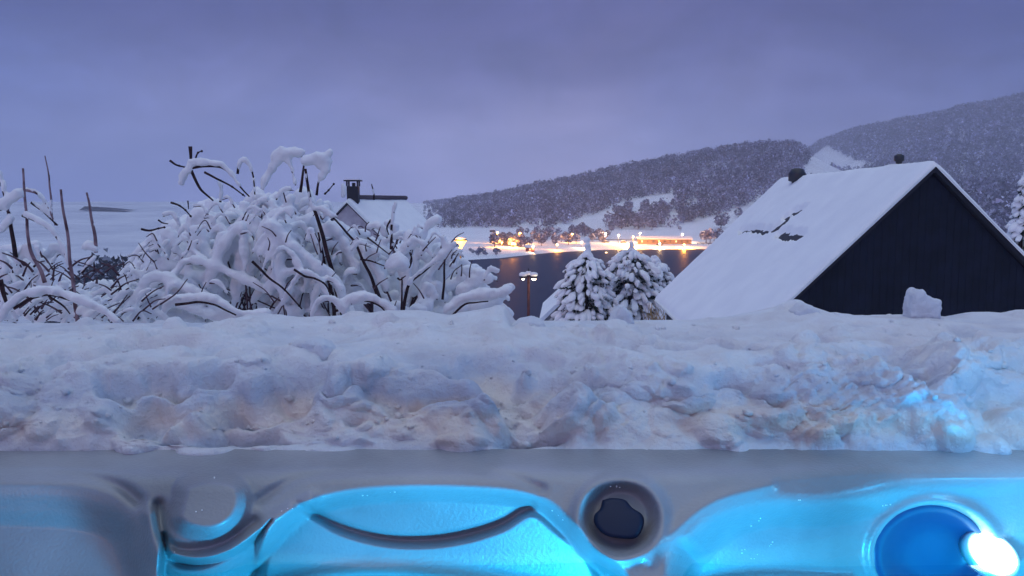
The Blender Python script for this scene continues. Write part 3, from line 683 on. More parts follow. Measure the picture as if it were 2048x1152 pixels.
# ------------------------------------------------------------------ snow-laden bushes
def px_branch(pts, d, dvar=0):
    """pts: photo pixels -> world points at depth d"""
    n = len(pts); return [at(p[0], p[1], d + (p[2] if len(p) > 2 else 0) + dvar*(i/max(1,n-1))) for i, p in enumerate(pts)]
class Bush:
    def __init__(s, name, label, px, d):
        p = at(px, 660, d); s.t = thing(name, label, 'shrub', (p.x, p.y, gz(p.x, p.y))); s.O = Vector(s.t.location); s.sp = []; s.sr = []; s.twigs = []; s.fine = []
        s.rs = random.Random(int(px))
    def branch(s, pts, d, stem=2.2, snow=0, dvar=0, mat_=None, single=True, s0=0, s1=1, lift=.75, buds=False):
        W = spline(px_branch(pts, d, dvar), 6); n = len(W); k = d/F
        rr_ = np.linspace(stem*1.25, stem*.6, n)*k
        W = W + np.array([[mnoise.noise(Vector(w)*9+Vector((i,0,0)))*.006 for i in range(3)] for w in W])
        L_ = W - np.array(s.O)
        if stem > 0:
            if single: tube('branch', L_, rr_, mat_ or BARK, s.t, 7)
            else: s.twigs.append((L_, rr_))
        if buds:
            for q in range(2, n, 5): s.fine.append((tuple(L_[q]), 2.6*k))
        if snow:
            seglen = np.linalg.norm(np.diff(W, axis=0), axis=1)
            step = snow*k*.42
            for i in range(n-1):
                f0 = i/(n-1)
                if f0 < s0 or f0 > s1: continue
                m_ = max(1, int(seglen[i]/step))
                for j in range(m_):
                    q = (i+(j/m_))/(n-1); p = L_[i]*(1-j/m_)+L_[i+1]*(j/m_)
                    endf = min(1, .55+ (q-s0)/.12, .65+(s1-q)/.08)
                    dirv = (L_[min(i+1,n-1)]-L_[i]); hor = math.hypot(dirv[0], dirv[1])/(np.linalg.norm(dirv)+1e-9)
                    r = snow*k*(.66+.34*hor)*endf*(1+.45*mnoise.noise(Vector(p)*9)+.10*s.rs.uniform(-1,1))
                    s.sp.append((p[0]+s.rs.gauss(0,.1)*r, p[1]+s.rs.gauss(0,.1)*r, p[2]+r*lift*hor)); s.sr.append(r)
    def blob(s, x, y, d, r):
        p = at(x, y, d)-s.O; s.sp.append(tuple(p)); s.sr.append(r*d/F)
    def finish(s, voxel=.011, disp=.02):
        if s.twigs: tag(tubeset('twig', s.twigs, TWIG, s.t), kind='stuff')
        if s.fine: tag(blobs('bud', [f[0] for f in s.fine], [(f[1],)*3 for f in s.fine], BARK, s.t, ICO1), kind='stuff')
        o = blobs('snow_load', s.sp, [(r*1.16,r*1.16,r*1.05) for r in s.sr], SNOW, s.t, ICO1, True)
        m_ = o.modifiers.new('r', 'REMESH'); m_.mode = 'VOXEL'; m_.voxel_size = voxel; m_.use_smooth_shade = True
        sm = o.modifiers.new('s', 'SMOOTH'); sm.factor = .5; sm.iterations = 3
        dm = o.modifiers.new('d', 'DISPLACE'); tx = bpy.data.textures.new('lumps', 'CLOUDS'); tx.noise_scale = .045; tx.noise_depth = 2; dm.texture = tx; dm.strength = disp; dm.mid_level = .5; dm.texture_coords = 'GLOBAL'
        tag(o, kind='stuff')
def ytop(x): return np.interp(x, [230,260,300,350,420,500,560,640,700], [610,545,478,440,408,388,380,392,425])

B = Bush('snowy_bush', 'large arching bush loaded with thick snow behind the snow bank, lamp and house beyond it', 620, 5.2)
rb = random.Random(11)
# left dome of drooping branches
for i in range(125):
    xa = rb.uniform(285, 660); lvl = rb.random()**1.3; ya = float(ytop(xa)) + 12 + lvl*150
    root = (rb.uniform(430, 680), 665); side = -1 if xa < 500 or rb.random() < .45 else 1
    tipx = xa + side*rb.uniform(20, 75); tipy = min(655, ya + rb.uniform(45, 150))
    mid = ((root[0]*.35+xa*.65), ya + (660-ya)*.28 + rb.uniform(-10,10))
    d0 = rb.uniform(5.0, 6.1) - .7*lvl
    if ya > 640: continue
    if 425 < xa < 565 and 495 < ya < 615: d0 = rb.uniform(6.0, 6.5)
    B.branch([root, mid, (xa, ya), (xa+side*.5*abs(tipx-xa), ya+.25*(tipy-ya)), (tipx, tipy)], d0, rb.uniform(1.1, 1.8), rb.uniform(7.5, 16), single=False, s0=rb.uniform(.02,.3))
    for j in range(3):   # side twigs
        q = rb.uniform(0, 1); bx = xa*(1-q)+tipx*q; by = ya*(1-q)+tipy*q; s2 = rb.choice((-1,1))
        if 425 < bx < 560 and 490 < by < 620: continue
        B.branch([(bx, by), (bx+s2*rb.uniform(10,26), by+rb.uniform(0,14)), (bx+s2*rb.uniform(22,42), by+rb.uniform(22,60))], d0-.1, 1.3, rb.uniform(4.5, 9), single=False)
for i in range(60):   # dark inner twigs
    x = rb.uniform(290, 900); y = rb.uniform(max(430, float(ytop(min(x,700)))+50), 640); a = rb.uniform(-1.1, 1.1); ln = rb.uniform(30, 80)
    B.branch([(x,y),(x+ln*.5*math.sin(a),y-ln*.35),(x+ln*math.sin(a),y-ln*.5)], rb.uniform(5.2,6.2), rb.uniform(1.2,2.2), single=False)
# right fan
for i in range(85):
    a = rb.uniform(-1, 1); root = (815+a*45+rb.uniform(-20,20), 655)
    tx = 815 + a*200 + rb.uniform(-15, 15); bound = float(np.interp(tx, [600,660,720,800,860,900,960,1010,1030], [450,462,470,478,475,505,545,585,610]))
    ty = bound + rb.random()**1.5*120 + 8
    if ty > 640: continue
    mid = ((root[0]+tx)/2 - a*12, (root[1]+ty)/2 - 14*abs(a)); d0 = rb.uniform(4.8, 5.8)
    B.branch([root, mid, (tx, ty), (tx+(18 if a > 0 else -18), ty+rb.uniform(8,28))], d0, 1.9, rb.uniform(6.5, 13), single=False, s0=.25)
# base mass
for i in range(60):
    B.blob(rb.uniform(560, 1015), rb.uniform(612, 665), rb.uniform(4.7, 5.3), rb.uniform(12, 24))
for (x, y, r) in [(960,548,15),(975,556,14),(948,562,18),(930,580,20),(1000,592,14),(1015,578,11),(1022,575,10),(985,602,22),(960,615,26),(1000,625,18),(935,540,13),(905,530,10)]: B.blob(x, y, 4.9, r)
for i in range(90):   # thin snowy twigs at the outline
    x = rb.uniform(245, 1010); y = float(np.interp(x, [245,300,350,420,500,560,640,700,780,860,900,960,1010],[575,485,445,415,400,395,430,458,466,462,500,545,590])) + rb.uniform(-4, 60); s2 = -1 if x < 480 or (x < 800 and rb.random() < .5) else 1; ln = rb.uniform(14, 40)
    B.branch([(x,y+8),(x+s2*ln*.4,y-rb.uniform(2,16)),(x+s2*ln,y+rb.uniform(-12,18))], rb.uniform(4.6,5.4), 1.2, rb.uniform(3,6.5), single=False)
for i in range(20):
    x = rb.uniform(640, 800); y = rb.uniform(462, 530); s2 = rb.choice((-1,1)); ln = rb.uniform(20, 60)
    B.branch([(x,y+12),(x+s2*ln*.4,y-8),(x+s2*ln,y+rb.uniform(-25,25))], rb.uniform(4.8,5.4), 1.4, rb.uniform(6,11), single=False)
# branches one can follow in the photo
b = B.branch
b([(690,650),(676,593),(653,500),(640,455),(628,420),(618,380),(611,338)], 4.7, 4.2, 5, s0=.62, lift=.3)
b([(672,640),(660,575),(648,520),(636,465)], 4.75, 3.2)
b([(667,636),(666,600),(662,570)], 4.6, 2.6)
for (x,y,r) in [(612,322,11),(622,318,13),(634,316,14),(646,316,13),(655,324,11),(660,306,8),(652,338,10),(644,352,9),(640,330,9)]: B.blob(x, y, 4.7, r)
b([(634,390),(637,365),(646,345)], 4.7, 2.2, 5)
b([(756,596),(744,560),(731,533),(711,488),(690,462),(666,436)], 4.7, 3.0)
b([(666,436),(650,425),(640,418)], 4.7, 1.6, 7)
b([(381,292),(381,310),(380,335)], 4.9, 3.2); b([(380,335),(398,372),(412,388),(427,402)], 4.9, 2.6, 3, s1=.4)
b([(340,321),(355,331),(380,336)], 4.9, 2.0, buds=True); b([(388,324),(394,306),(403,302)], 4.9, 1.6, buds=True)
b([(382,336),(410,333),(442,334),(462,350),(480,372),(498,392)], 4.9, 2.4, 5.5, s1=.82, lift=.9)
b([(409,345),(436,358),(465,374),(489,392)], 4.85, 2.0, buds=True)
b([(380,338),(366,356),(364,370)], 4.9, 1.8, 9)
b([(378,322),(384,330),(400,330),(415,330)], 4.9, 0, 7)
b([(474,348),(477,330),(488,321),(500,335),(507,360),(509,388)], 5.0, 2.2, 6)
b([(524,378),(536,350),(552,330),(570,316),(590,312),(604,313)], 5.0, 2.4, 9.5)
b([(575,318),(584,342),(592,372)], 5.0, 2.2, 7); b([(545,322),(556,312),(566,306)], 5.0, 0, 9); b([(602,385),(605,350),(608,325)], 4.9, 2.6)
b([(440,405),(443,380),(436,362)], 5.1, 2, 6)
b([(341,405),(358,411),(372,420),(384,434)], 4.8, 1.8, buds=True); b([(376,402),(378,418)], 4.8, 1.3)
b([(283,457),(300,460),(318,457),(332,455)], 4.8, 2.0, buds=True); b([(317,440),(326,446),(337,448)], 4.8, 1.5)
b([(505,522),(535,553),(570,580),(604,618)], 4.45, 2.3, buds=True)
b([(588,538),(610,553),(630,557),(650,568),(662,590),(668,625)], 4.45, 2.0, buds=True)
b([(350,609),(372,606),(400,603),(428,608),(450,620),(472,630)], 4.35, 2.4); b([(332,620),(338,602),(370,596),(405,594),(432,600),(455,614),(480,628),(540,628)], 4.4, 0, 10.5, lift=0)
b([(533,452),(560,470),(590,500),(615,520),(640,540)], 4.6, 2, 14, lift=.4)
b([(560,560),(575,550),(600,545)], 4.6, 2, 10)
b([(806,635),(812,590),(822,565),(850,540),(882,515),(915,488)], 4.6, 3.0, 8.5, s0=.3, lift=.8)
b([(885,600),(888,560),(889,520),(888,490)], 4.6, 2.2); b([(888,520),(889,500),(886,470)], 4.6, 1.8, 6)
b([(904,630),(930,608),(950,604),(976,602)], 4.5, 2.0); b([(890,622),(925,598),(960,590),(1000,585),(1022,577)], 4.55, 0, 14, lift=0)
b([(803,635),(803,590),(804,555)], 4.5, 2.0)
for (x,y,r) in [(795,524,20),(785,530,15),(806,530,15),(795,515,14)]: B.blob(x, y, 4.5, r)
b([(794,556),(800,560),(806,556),(812,552)], 4.5, 1.6)
b([(672,622),(700,608),(730,603),(758,612),(778,630)], 4.4, 2.2); b([(680,612),(700,600),(735,596),(765,606),(790,625)], 4.42, 0, 12, lift=0)
b([(845,478),(855,455),(868,443),(878,440)], 4.8, 1.5, 11, lift=.2); b([(820,500),(840,480),(850,462)], 4.8, 2.2, 8)
b([(782,500),(784,450),(788,420),(792,405)], 4.9, 2.4, 6.5); b([(782,440),(775,455),(778,470)], 4.9, 1.8)
b([(735,475),(755,490),(778,508)], 4.75, 1.6); b([(720,518),(745,522),(772,532)], 4.5, 1.6)
b([(648,388),(655,382),(668,368)], 4.9, 1.5, buds=True); b([(685,395),(688,380),(686,368)], 5, 1.8, 6)
b([(748,400),(748,385),(744,368)], 5.2, 1.6, 3.5); b([(820,505),(824,520),(818,535),(826,500)], 4.6, 1.5)
b([(850,468),(835,485),(810,500),(790,530)], 4.8, 2, 9)
for i in range(34):   # loose dark twigs across the bush
    x = rb.uniform(300, 960); y = rb.uniform(460, 625); a = rb.uniform(-.6, .6); ln = rb.uniform(18, 46)
    b([(x,y),(x+ln*.5*math.sin(a)*1.6,y-ln*.5),(x+ln*math.sin(a)*1.6+rb.uniform(-8,8),y-ln*.9)], rb.uniform(4.4,4.7), 1.3, single=False)
B.finish()

B2 = Bush('frosted_shrub', 'tall-stemmed shrub with bare upright shoots at the left edge', 110, 4.6)
b = B2.branch
b([(157,655),(150,600),(144,550),(135,480),(128,425),(122,378)], 4.3, 3.6, mat_=BARKFROST); b([(140,520),(132,450),(126,400)], 4.33, 0, 4, lift=.1)
b([(163,545),(176,530),(192,518)], 4.3, 2, 5)
b([(192,505),(190,470),(182,430),(172,385)], 4.6, 3.2, 4.5, lift=.2, mat_=BARKFROST); b([(170,500),(180,495),(192,505)], 4.6, 2, 9)
b([(90,565),(80,540),(62,505),(55,460),(50,400),(46,338)], 4.5, 3.4, 3.2, s0=.45, lift=.2, mat_=BARKFROST)
b([(30,515),(24,470),(18,430),(8,390),(-4,335)], 4.5, 3.6, 4, s0=.4, lift=.2)
b([(48,380),(75,388),(95,412),(112,450)], 4.6, 2.6, 4.5, mat_=BARKFROST); b([(64,405),(90,425),(116,450)], 4.6, 2.8, 4)
b([(44,430),(70,440),(105,465),(128,500),(142,545)], 4.5, 3.0, 6.5)
b([(0,420),(20,405),(42,390)], 4.5, 2, 12); b([(-10,470),(10,455),(25,440)], 4.5, 2, 9); b([(-10,345),(4,360),(10,380)],4.5,2,8)
b([(102,400),(97,350),(90,312)], 5.2, 1.6, 2.5, mat_=BARKFROST); b([(104,440),(102,400),(98,350)], 5.2, 1.8, 4)
b([(-5,650),(20,610),(50,588),(95,580),(130,588),(165,600),(200,618),(240,645)], 4.15, 0, 10.5, lift=0); b([(28,618),(60,598),(100,589),(140,600),(180,612),(235,645)], 4.15, 2.6)
b([(98,592),(125,612),(140,628)], 4.15, 2); b([(0,560),(8,590),(18,618)], 4.2, 4.5)
for i in range(95):
    x = rb.uniform(-30, 235); y = rb.uniform(500 if x < 110 else 575, 640); ln = rb.uniform(18, 55); s2 = rb.choice((-1,1))
    b([(x,y+10),(x+s2*ln*.4,y-8),(x+s2*ln,y+rb.uniform(0,30))], rb.uniform(4.5,5.4), 1.6, rb.uniform(5,11), single=False)
for i in range(40):
    x = rb.uniform(-20, 330); y = rb.uniform(580, 640); ln = rb.uniform(30, 60)
    b([(x,y+20),(x+ln*.5,y),(x+ln,y-rb.uniform(-5,30))], rb.uniform(4.2,4.8), 1.6, rb.choice((0,0,5,8)), single=False)
for i in range(110):
    x = rb.uniform(-20, 250); y = rb.uniform(530, 645); a = rb.uniform(-1.2, 1.2); ln = rb.uniform(25, 70)
    b([(x,y),(x+ln*.5*math.sin(a),y-ln*.3),(x+ln*math.sin(a),y-ln*.45)], rb.uniform(4.25,5.2), rb.uniform(1.0,2.2), single=False)
B2.finish()
# low twiggy shrub between the two bushes
B3 = Bush('low_shrub', 'low dark twiggy shrub in the gap between the two snowy bushes', 230, 5.6); b = B3.branch
for i in range(70):
    x = rb.uniform(150, 300); y = rb.uniform(570, 640); ln = rb.uniform(25, 60); s2 = rb.choice((-1,1))
    b([(x,y+25),(x+s2*ln*.5,y+5),(x+s2*ln,y-rb.uniform(0,18))], rb.uniform(5.4,6.2), 1.5, rb.choice((0,4,6,8)), single=False)
B3.finish()

# ------------------------------------------------------------------ snow bank on the tub surround
nu, nv = 900, 210
us = np.linspace(-2.3, 2.3, nu)
EX = [-400,0,400,420,450,520,600,700,780,840,900,960,1010,1030,1100,1380,1470,1530,1590,1640,1700,1790,1870,1900,1960,2000,2048,2400]
EY = [645,645,644,654,642,625,634,628,618,619,628,618,608,638,640,638,630,618,602,622,630,628,630,631,622,627,618,622]
prof = np.array([(1.648,-.62),(1.648,-.500),(1.660,-.472),(1.685,-.445),(1.715,-.418),(1.745,-.395),(1.78,-.376),(1.82,-.363),(1.87,-.355),(1.95,-.351),(2.05,-.345),(2.3,-.352),(2.55,-.357),(2.66,-.372),(2.72,-.43),(2.74,-.60)])
sl_ = np.r_[0, np.cumsum(np.linalg.norm(np.diff(prof, axis=0), axis=1))]
sv = np.concatenate([np.linspace(0, sl_[8], 150)[:-1], np.linspace(sl_[8], sl_[12], 110)[:-1], np.linspace(sl_[12], sl_[-1], 20)])
nv = len(sv)
PY = np.interp(sv, sl_, prof[:,0]); PZ = np.interp(sv, sl_, prof[:,1])
U, PYg = np.meshgrid(us, PY, indexing='ij'); SV = np.broadcast_to(sv, U.shape).copy()
wrp = (.05*vnoise(U, SV, .42, 61, 3) + .02*vnoise(U, SV, .10, 62, 3))*smoothstep(sl_[1], sl_[1]+.06, SV)*(1-smoothstep(sl_[9], sl_[11], SV)); SW = np.clip(SV+wrp, sl_[1]*0, sl_[-1])
wz = np.interp(SV, sl_, prof[:,1]); PYg = np.interp(SW, sl_, prof[:,0]); PZg = np.interp(SW, sl_, prof[:,1])
front = 1-smoothstep(sl_[7], sl_[9], SV); back = smoothstep(sl_[11]-.15, sl_[12]+.02, SV)
bl_ = vnoise(U, SV*1.2, .33, 21, 5); ch_ = vnoise(U+.3*bl_, SV, .09, 22, 4); rid = 1-np.abs(vnoise(U, SV*1.5, .16, 23, 4))*2
WU = U+.03*ch_; WS = SV+.02*bl_; patch = smoothstep(-.35, .3, vnoise(U, SV, .3, 55, 3))
puff = .045*domes(WU, WS, .19, 51)*(.4+.6*patch)+.030*domes(WU+.02*ch_, WS, .085, 52)*(.3+.7*patch)+.016*domes(WU+.01*ch_, WS, .04, 53)*(.3+.7*patch)+.007*domes(U, SV, .019, 54)*patch+.003*domes(U, SV, .010, 56)
ty = np.gradient(np.interp(sv, sl_, prof[:,0])); tz = np.gradient(np.interp(sv, sl_, prof[:,1])); ker = np.ones(21)/21
ty = np.convolve(np.pad(ty, 10, 'edge'), ker, 'valid'); tz = np.convolve(np.pad(tz, 10, 'edge'), ker, 'valid'); tl = np.hypot(ty, tz)+1e-9; NYv = (tz/tl)[None,:]; NZv = (ty/tl)[None,:]
amp = smoothstep(sl_[1]-.005, sl_[1]+.05, SV)*(1-.55*smoothstep(sl_[6], sl_[10], SV))*(1-back)
hol = smoothstep(.05, .45, vnoise(U, SV*1.3, .16, 81, 3))
disp = (puff*1.3 - .034 + .050*bl_ + .016*ch_ - .040*hol*1.6)*amp
PYn = PYg - NYv*disp; PZn = PZg + NZv*disp
pxu = 1024 + F*us/2.62
ey = np.interp(pxu, EX, EY) + 2.2*vnoise(us*100, us*0, 4, 31, 3)*np.where((pxu < 400)|((pxu > 1040)&(pxu < 1380)), .12, 1.3)
lift_ = (641-ey)/F*2.62
PZn = PZn + (lift_[:,None])*smoothstep(sl_[10], sl_[12], SV)
# scattered chunks pressed into the surface
rk = random.Random(5)
for i in range(900):
    cx = rk.uniform(-2.2, 2.2); cs = rk.uniform(sl_[1], sl_[12]) if i%2 else rk.uniform(sl_[1], sl_[8]); r = .006+.05*rk.random()**3*(1.2 if cs < sl_[8] else .8); hgt = r*rk.uniform(.3, .8)
    i0, i1 = np.searchsorted(us, [cx-r*1.3, cx+r*1.3]); sub = slice(max(0,i0), i1)
    dd = np.hypot(U[sub]-cx, (SV[sub]-cs)*rk.uniform(.8,1.3)); q = np.clip(1-(dd/r)**2, 0, 1)**.6*hgt
    PYn[sub] -= q*front[sub]*.8; PZn[sub] += q*(1-front[sub])*(.7) + q*front[sub]*.35
Vb = np.stack([U, PYn, PZn+30], -1).reshape(-1,3)
BANK = bpy.data.materials.new('old_snow'); BANK.use_nodes = True; n = BANK.node_tree.nodes; l = BANK.node_tree.links; pb = n['Principled BSDF']
pb.inputs['Roughness'].default_value = .8; pb.inputs['Specular IOR Level'].default_value = .2
pb.inputs['Subsurface Weight'].default_value = .0
tc = n.new('ShaderNodeTexCoord'); t1 = n.new('ShaderNodeTexNoise'); t1.inputs['Scale'].default_value = 6.5; t1.inputs['Detail'].default_value = 6; t1.inputs['Distortion'].default_value = .9; l.new(tc.outputs['Object'], t1.inputs['Vector'])
rp = n.new('ShaderNodeValToRGB'); e = rp.color_ramp.elements; e[0].position = .30; e[0].color = (.80,.79,.82,1); e[1].position = .60; e[1].color = (.91,.94,.98,1); m3 = e.new(.45); m3.color = (.87,.88,.91,1)
l.new(t1.outputs['Fac'], rp.inputs['Fac'])
# warm glow band and blue-grey face shade painted into the snow colour by height
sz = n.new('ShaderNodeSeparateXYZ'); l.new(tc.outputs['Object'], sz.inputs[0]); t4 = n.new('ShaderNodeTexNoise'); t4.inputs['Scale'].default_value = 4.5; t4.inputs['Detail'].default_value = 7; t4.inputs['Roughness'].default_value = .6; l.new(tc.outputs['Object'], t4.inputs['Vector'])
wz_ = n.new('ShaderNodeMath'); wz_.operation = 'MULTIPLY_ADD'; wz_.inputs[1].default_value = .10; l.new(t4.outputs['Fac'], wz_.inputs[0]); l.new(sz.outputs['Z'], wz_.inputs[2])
lvl = n.new('ShaderNodeValToRGB'); le = lvl.color_ramp.elements; mrz = n.new('ShaderNodeMapRange'); mrz.inputs['From Min'].default_value = 29.52; mrz.inputs['From Max'].default_value = 29.74; l.new(wz_.outputs[0], mrz.inputs['Value'])
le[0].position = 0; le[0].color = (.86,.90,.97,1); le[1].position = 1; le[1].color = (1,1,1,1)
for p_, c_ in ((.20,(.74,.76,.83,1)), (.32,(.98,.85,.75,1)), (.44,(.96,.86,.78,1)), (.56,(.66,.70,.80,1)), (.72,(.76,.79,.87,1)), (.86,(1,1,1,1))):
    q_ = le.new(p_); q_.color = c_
l.new(mrz.outputs[0], lvl.inputs['Fac']); ml = n.new('ShaderNodeMix'); ml.data_type = 'RGBA'; ml.blend_type = 'MULTIPLY'; l.new(rp.outputs['Color'], ml.inputs[6]); l.new(lvl.outputs['Color'], ml.inputs[7])
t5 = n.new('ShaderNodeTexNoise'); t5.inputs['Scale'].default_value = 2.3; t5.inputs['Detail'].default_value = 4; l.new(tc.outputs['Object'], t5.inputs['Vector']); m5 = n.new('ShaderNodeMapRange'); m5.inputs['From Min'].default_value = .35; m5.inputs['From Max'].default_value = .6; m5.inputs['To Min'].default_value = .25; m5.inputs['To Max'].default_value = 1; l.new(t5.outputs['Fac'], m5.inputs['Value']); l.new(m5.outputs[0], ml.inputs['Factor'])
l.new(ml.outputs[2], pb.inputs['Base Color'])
t3 = n.new('ShaderNodeTexNoise'); t3.inputs['Scale'].default_value = 42; t3.inputs['Detail'].default_value = 8; t3.inputs['Roughness'].default_value = .7; l.new(tc.outputs['Object'], t3.inputs['Vector'])
bp = n.new('ShaderNodeBump'); bp.inputs['Distance'].default_value = .016; bp.inputs['Strength'].default_value = 1; l.new(t3.outputs['Fac'], bp.inputs['Height']); l.new(bp.outputs[0], pb.inputs['Normal'])
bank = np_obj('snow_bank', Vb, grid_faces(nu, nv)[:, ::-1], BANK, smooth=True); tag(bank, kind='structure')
cv = Vb.reshape(nu, nv, 3); cp_ = []; cr2 = []
for i in range(500):
    a = rk.randrange(20, nu-20); b_ = int(rk.triangular(60, 255, 80)) if rk.random() < .7 else rk.randrange(60, 250)
    if b_ >= nv: continue
    r = .0025+.008*rk.random()**4; p = cv[a, b_]; cp_.append((p[0], p[1]-r*.1, p[2]+r*.15)); cr2.append((r*rk.uniform(.8,1.3), r, r*rk.uniform(.6,1)))
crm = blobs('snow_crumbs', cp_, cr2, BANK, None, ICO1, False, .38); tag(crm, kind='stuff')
# terrace wall that carries the snow
box('terrace_wall', (-2.6, 1.66, 27.2), (2.6, 2.70, 29.40), mat('terrace_boards', (.10,.08,.07), .8, .2)); tag(bpy.data.objects['terrace_wall'], kind='structure')

def chunk(pts, d, depth, label, seed=0, blobbing=0):
    """snow lump: outline in photo pixels gets thickness and rounding"""
    P = [at(x, y, d) for x, y in pts]; c = sum(P, Vector())/len(P); base = Vector((c.x, c.y, min(p.z for p in P)))
    ring = [p-base for p in P]; V = []; n = len(ring); cen = c-base
    lev = [(-.5,.72),(-.35,.95),(0,1.0),(.35,.95),(.5,.72)]
    for dy, s in lev:
        for p in ring: V.append((cen.x+(p.x-cen.x)*s, dy*depth, max(-.03,cen.z+(p.z-cen.z)*s)))
    Fc = [tuple(range(n)), tuple(range((len(lev)-1)*n+n-1, (len(lev)-1)*n-1, -1))]
    for i in range(len(lev)-1):
        for k in range(n): Fc.append((i*n+k, (i+1)*n+k, (i+1)*n+(k+1)%n, i*n+(k+1)%n))
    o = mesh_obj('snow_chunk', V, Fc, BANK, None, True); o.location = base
    rm = o.modifiers.new('r', 'REMESH'); rm.mode = 'VOXEL'; rm.voxel_size = .004; rm.use_smooth_shade = True
    sm = o.modifiers.new('s', 'SMOOTH'); sm.iterations = 4; sm.factor = .5
    dm = o.modifiers.new('d', 'DISPLACE'); dm.texture = TEXS; dm.strength = .014; dm.texture_coords = 'GLOBAL'
    return tag(o, label, 'snow chunk')
TEXS = bpy.data.textures.new('chunk_noise', 'CLOUDS'); TEXS.noise_scale = .03; TEXS.noise_depth = 4
chunk([(1812,640),(1812,610),(1818,585),(1826,576),(1838,577),(1848,590),(1862,594),(1878,600),(1874,640)], 2.5, .07, 'tall rounded snow block standing on the bank before the dark gable')
chunk([(1215,650),(1222,630),(1238,612),(1246,611),(1258,622),(1268,645),(1266,652)], 2.5, .08, 'pointed snow chunk on the bank in front of the pines')
chunk([(1025,680),(1020,655),(1038,640),(1060,634),(1085,640),(1096,658),(1090,682),(1060,690)], 2.35, .10, 'rounded snow lump on the bank below the lamp post')
chunk([(575,720),(572,700),(590,680),(625,674),(658,682),(672,702),(664,724),(620,732)], 1.95, .09, 'greyish snow lump on the left half of the bank')
chunk([(1590,650),(1580,622),(1600,606),(1625,612),(1648,640),(1640,660)], 2.45, .09, 'broad snow lump at the lower corner of the dark gable')

# ------------------------------------------------------------------ hot tub
tub = thing('hot_tub', 'moulded hot tub shell glowing cyan from its underwater light', 'hot tub', (0, .5, 28.9)); TO = Vector(tub.location)
def polyd(PX, PY_, pts):
    dmin = np.full(PX.shape, 1e9)
    for (x1,y1),(x2,y2) in zip(pts[:-1], pts[1:]):
        dx, dy = x2-x1, y2-y1; t_ = np.clip(((PX-x1)*dx+(PY_-y1)*dy)/(dx*dx+dy*dy+1e-9), 0, 1); dmin = np.minimum(dmin, np.hypot(PX-x1-t_*dx, PY_-y1-t_*dy))
    return dmin
def sp2(pts, sub=6): return [tuple(p) for p in spline([(x,y,0) for x,y in pts], sub)[:, :2]]
def ridge(PX, PY_, pts, w_, amp): return amp*np.exp(-(polyd(PX, PY_, sp2(pts))/w_)**2)
def pocket(PX, PY_, poly, soft, amp):
    poly = sp2(poly+[poly[0]]); dd = polyd(PX, PY_, poly); ins = inpoly(PX.ravel(), PY_.ravel(), poly).reshape(PX.shape); s = np.where(ins, dd, -dd)
    return amp*smoothstep(-soft*.3, soft, s)
nx, ny = 900, 340
gx = np.linspace(-330, 2420, nx); gy = np.concatenate([np.linspace(898, 1200, 300), np.linspace(1203, 1500, 40)])
GX, GY = np.meshgrid(gx, gy, indexing='ij')
yy = -(GY-576)/F; slp = -(-sp+yy*cp)/(cp+yy*sp)
Yled = .49/slp
rightb = smoothstep(1480, 1850, GX)
GC = np.minimum(GY, 1175); Ywall = 1.50 - .15*(GC-950)/200 + .045*smoothstep(1420, 1800, GX) + .02*np.clip(GY-1175, 0, 400)/300
kk = .045; hh_ = np.clip(.5+.5*(Ywall-Yled)/kk, 0, 1); Yb = Yled*(1-hh_)+Ywall*hh_ + kk*hh_*(1-hh_)   # smooth max
wallm_ = smoothstep(925, 985, GY)
rel = 0
PLANE = 1.50 + .02*(GC-950)/200 + .040*smoothstep(1420, 1800, GX)
def vpocket(base, poly, soft):
    m_ = pocket(GX, GY, poly, soft, 1.0); return base*(1-m_)+np.maximum(PLANE, base)*m_
Yb = vpocket(Yb, [(470,1420),(440,1190),(500,1115),(560,1050),(605,1012),(700,985),(840,975),(1000,982),(1085,1000),(1135,1040),(1190,1100),(1270,1190),(1300,1420)], 30)
Yb = vpocket(Yb, [(-500,1450),(-500,1010),(-100,1000),(60,1000),(180,1010),(250,1040),(285,1090),(305,1180),(310,1450)], 60)*.4+Yb*.6
Yb = vpocket(Yb, [(300,1450),(322,1085),(345,1108),(400,1118),(460,1102),(520,1060),(545,1040),(520,1110),(480,1450)], 14)*.7+Yb*.3
Yb = vpocket(Yb, [(1330,1420),(1345,1130),(1385,1075),(1440,1030),(1530,1000),(1640,1000),(1720,985),(1800,955),(1950,938),(2150,930),(2450,935),(2450,1420)], 60)
rel = rel + pocket(GX, GY, [(470,1420),(440,1190),(500,1115),(560,1050),(605,1012),(700,985),(840,975),(1000,982),(1085,1000),(1135,1040),(1190,1100),(1270,1190),(1300,1420)], 34, .015)
rel = rel + pocket(GX, GY, [(500,1420),(520,1140),(570,1060),(610,1022),(680,1058),(760,1080),(840,1085),(920,1076),(1000,1052),(1058,1020),(1110,1050),(1200,1150),(1250,1420)], 16, -.022)
rel = rel + ridge(GX, GY, [(595,1010),(680,1052),(760,1075),(840,1080),(920,1071),(1000,1048),(1062,1012)], 9, .014)
rel = rel + pocket(GX, GY, [(345,1000),(360,960),(420,940),(480,955),(500,1000),(480,1050),(430,1078),(370,1070),(340,1040)], 30, -.050)
rel = rel + ridge(GX, GY, [(318,1010),(322,1060),(345,1092),(390,1100),(450,1085),(510,1045)], 12, .022)
rel = rel + ridge(GX, GY, [(300,1030),(318,1100),(350,1138),(410,1140),(470,1110),(530,1050),(575,1022),(620,1000)], 15, -.022)
rel = rel + pocket(GX, GY, [(-500,1450),(-500,975),(-100,960),(60,958),(180,972),(255,1000),(285,1040),(305,1110),(330,1200),(340,1450)], 60, .025)
rel = rel + ridge(GX, GY, [(-200,950),(0,947),(150,950),(230,968),(275,1000)], 14, .02)
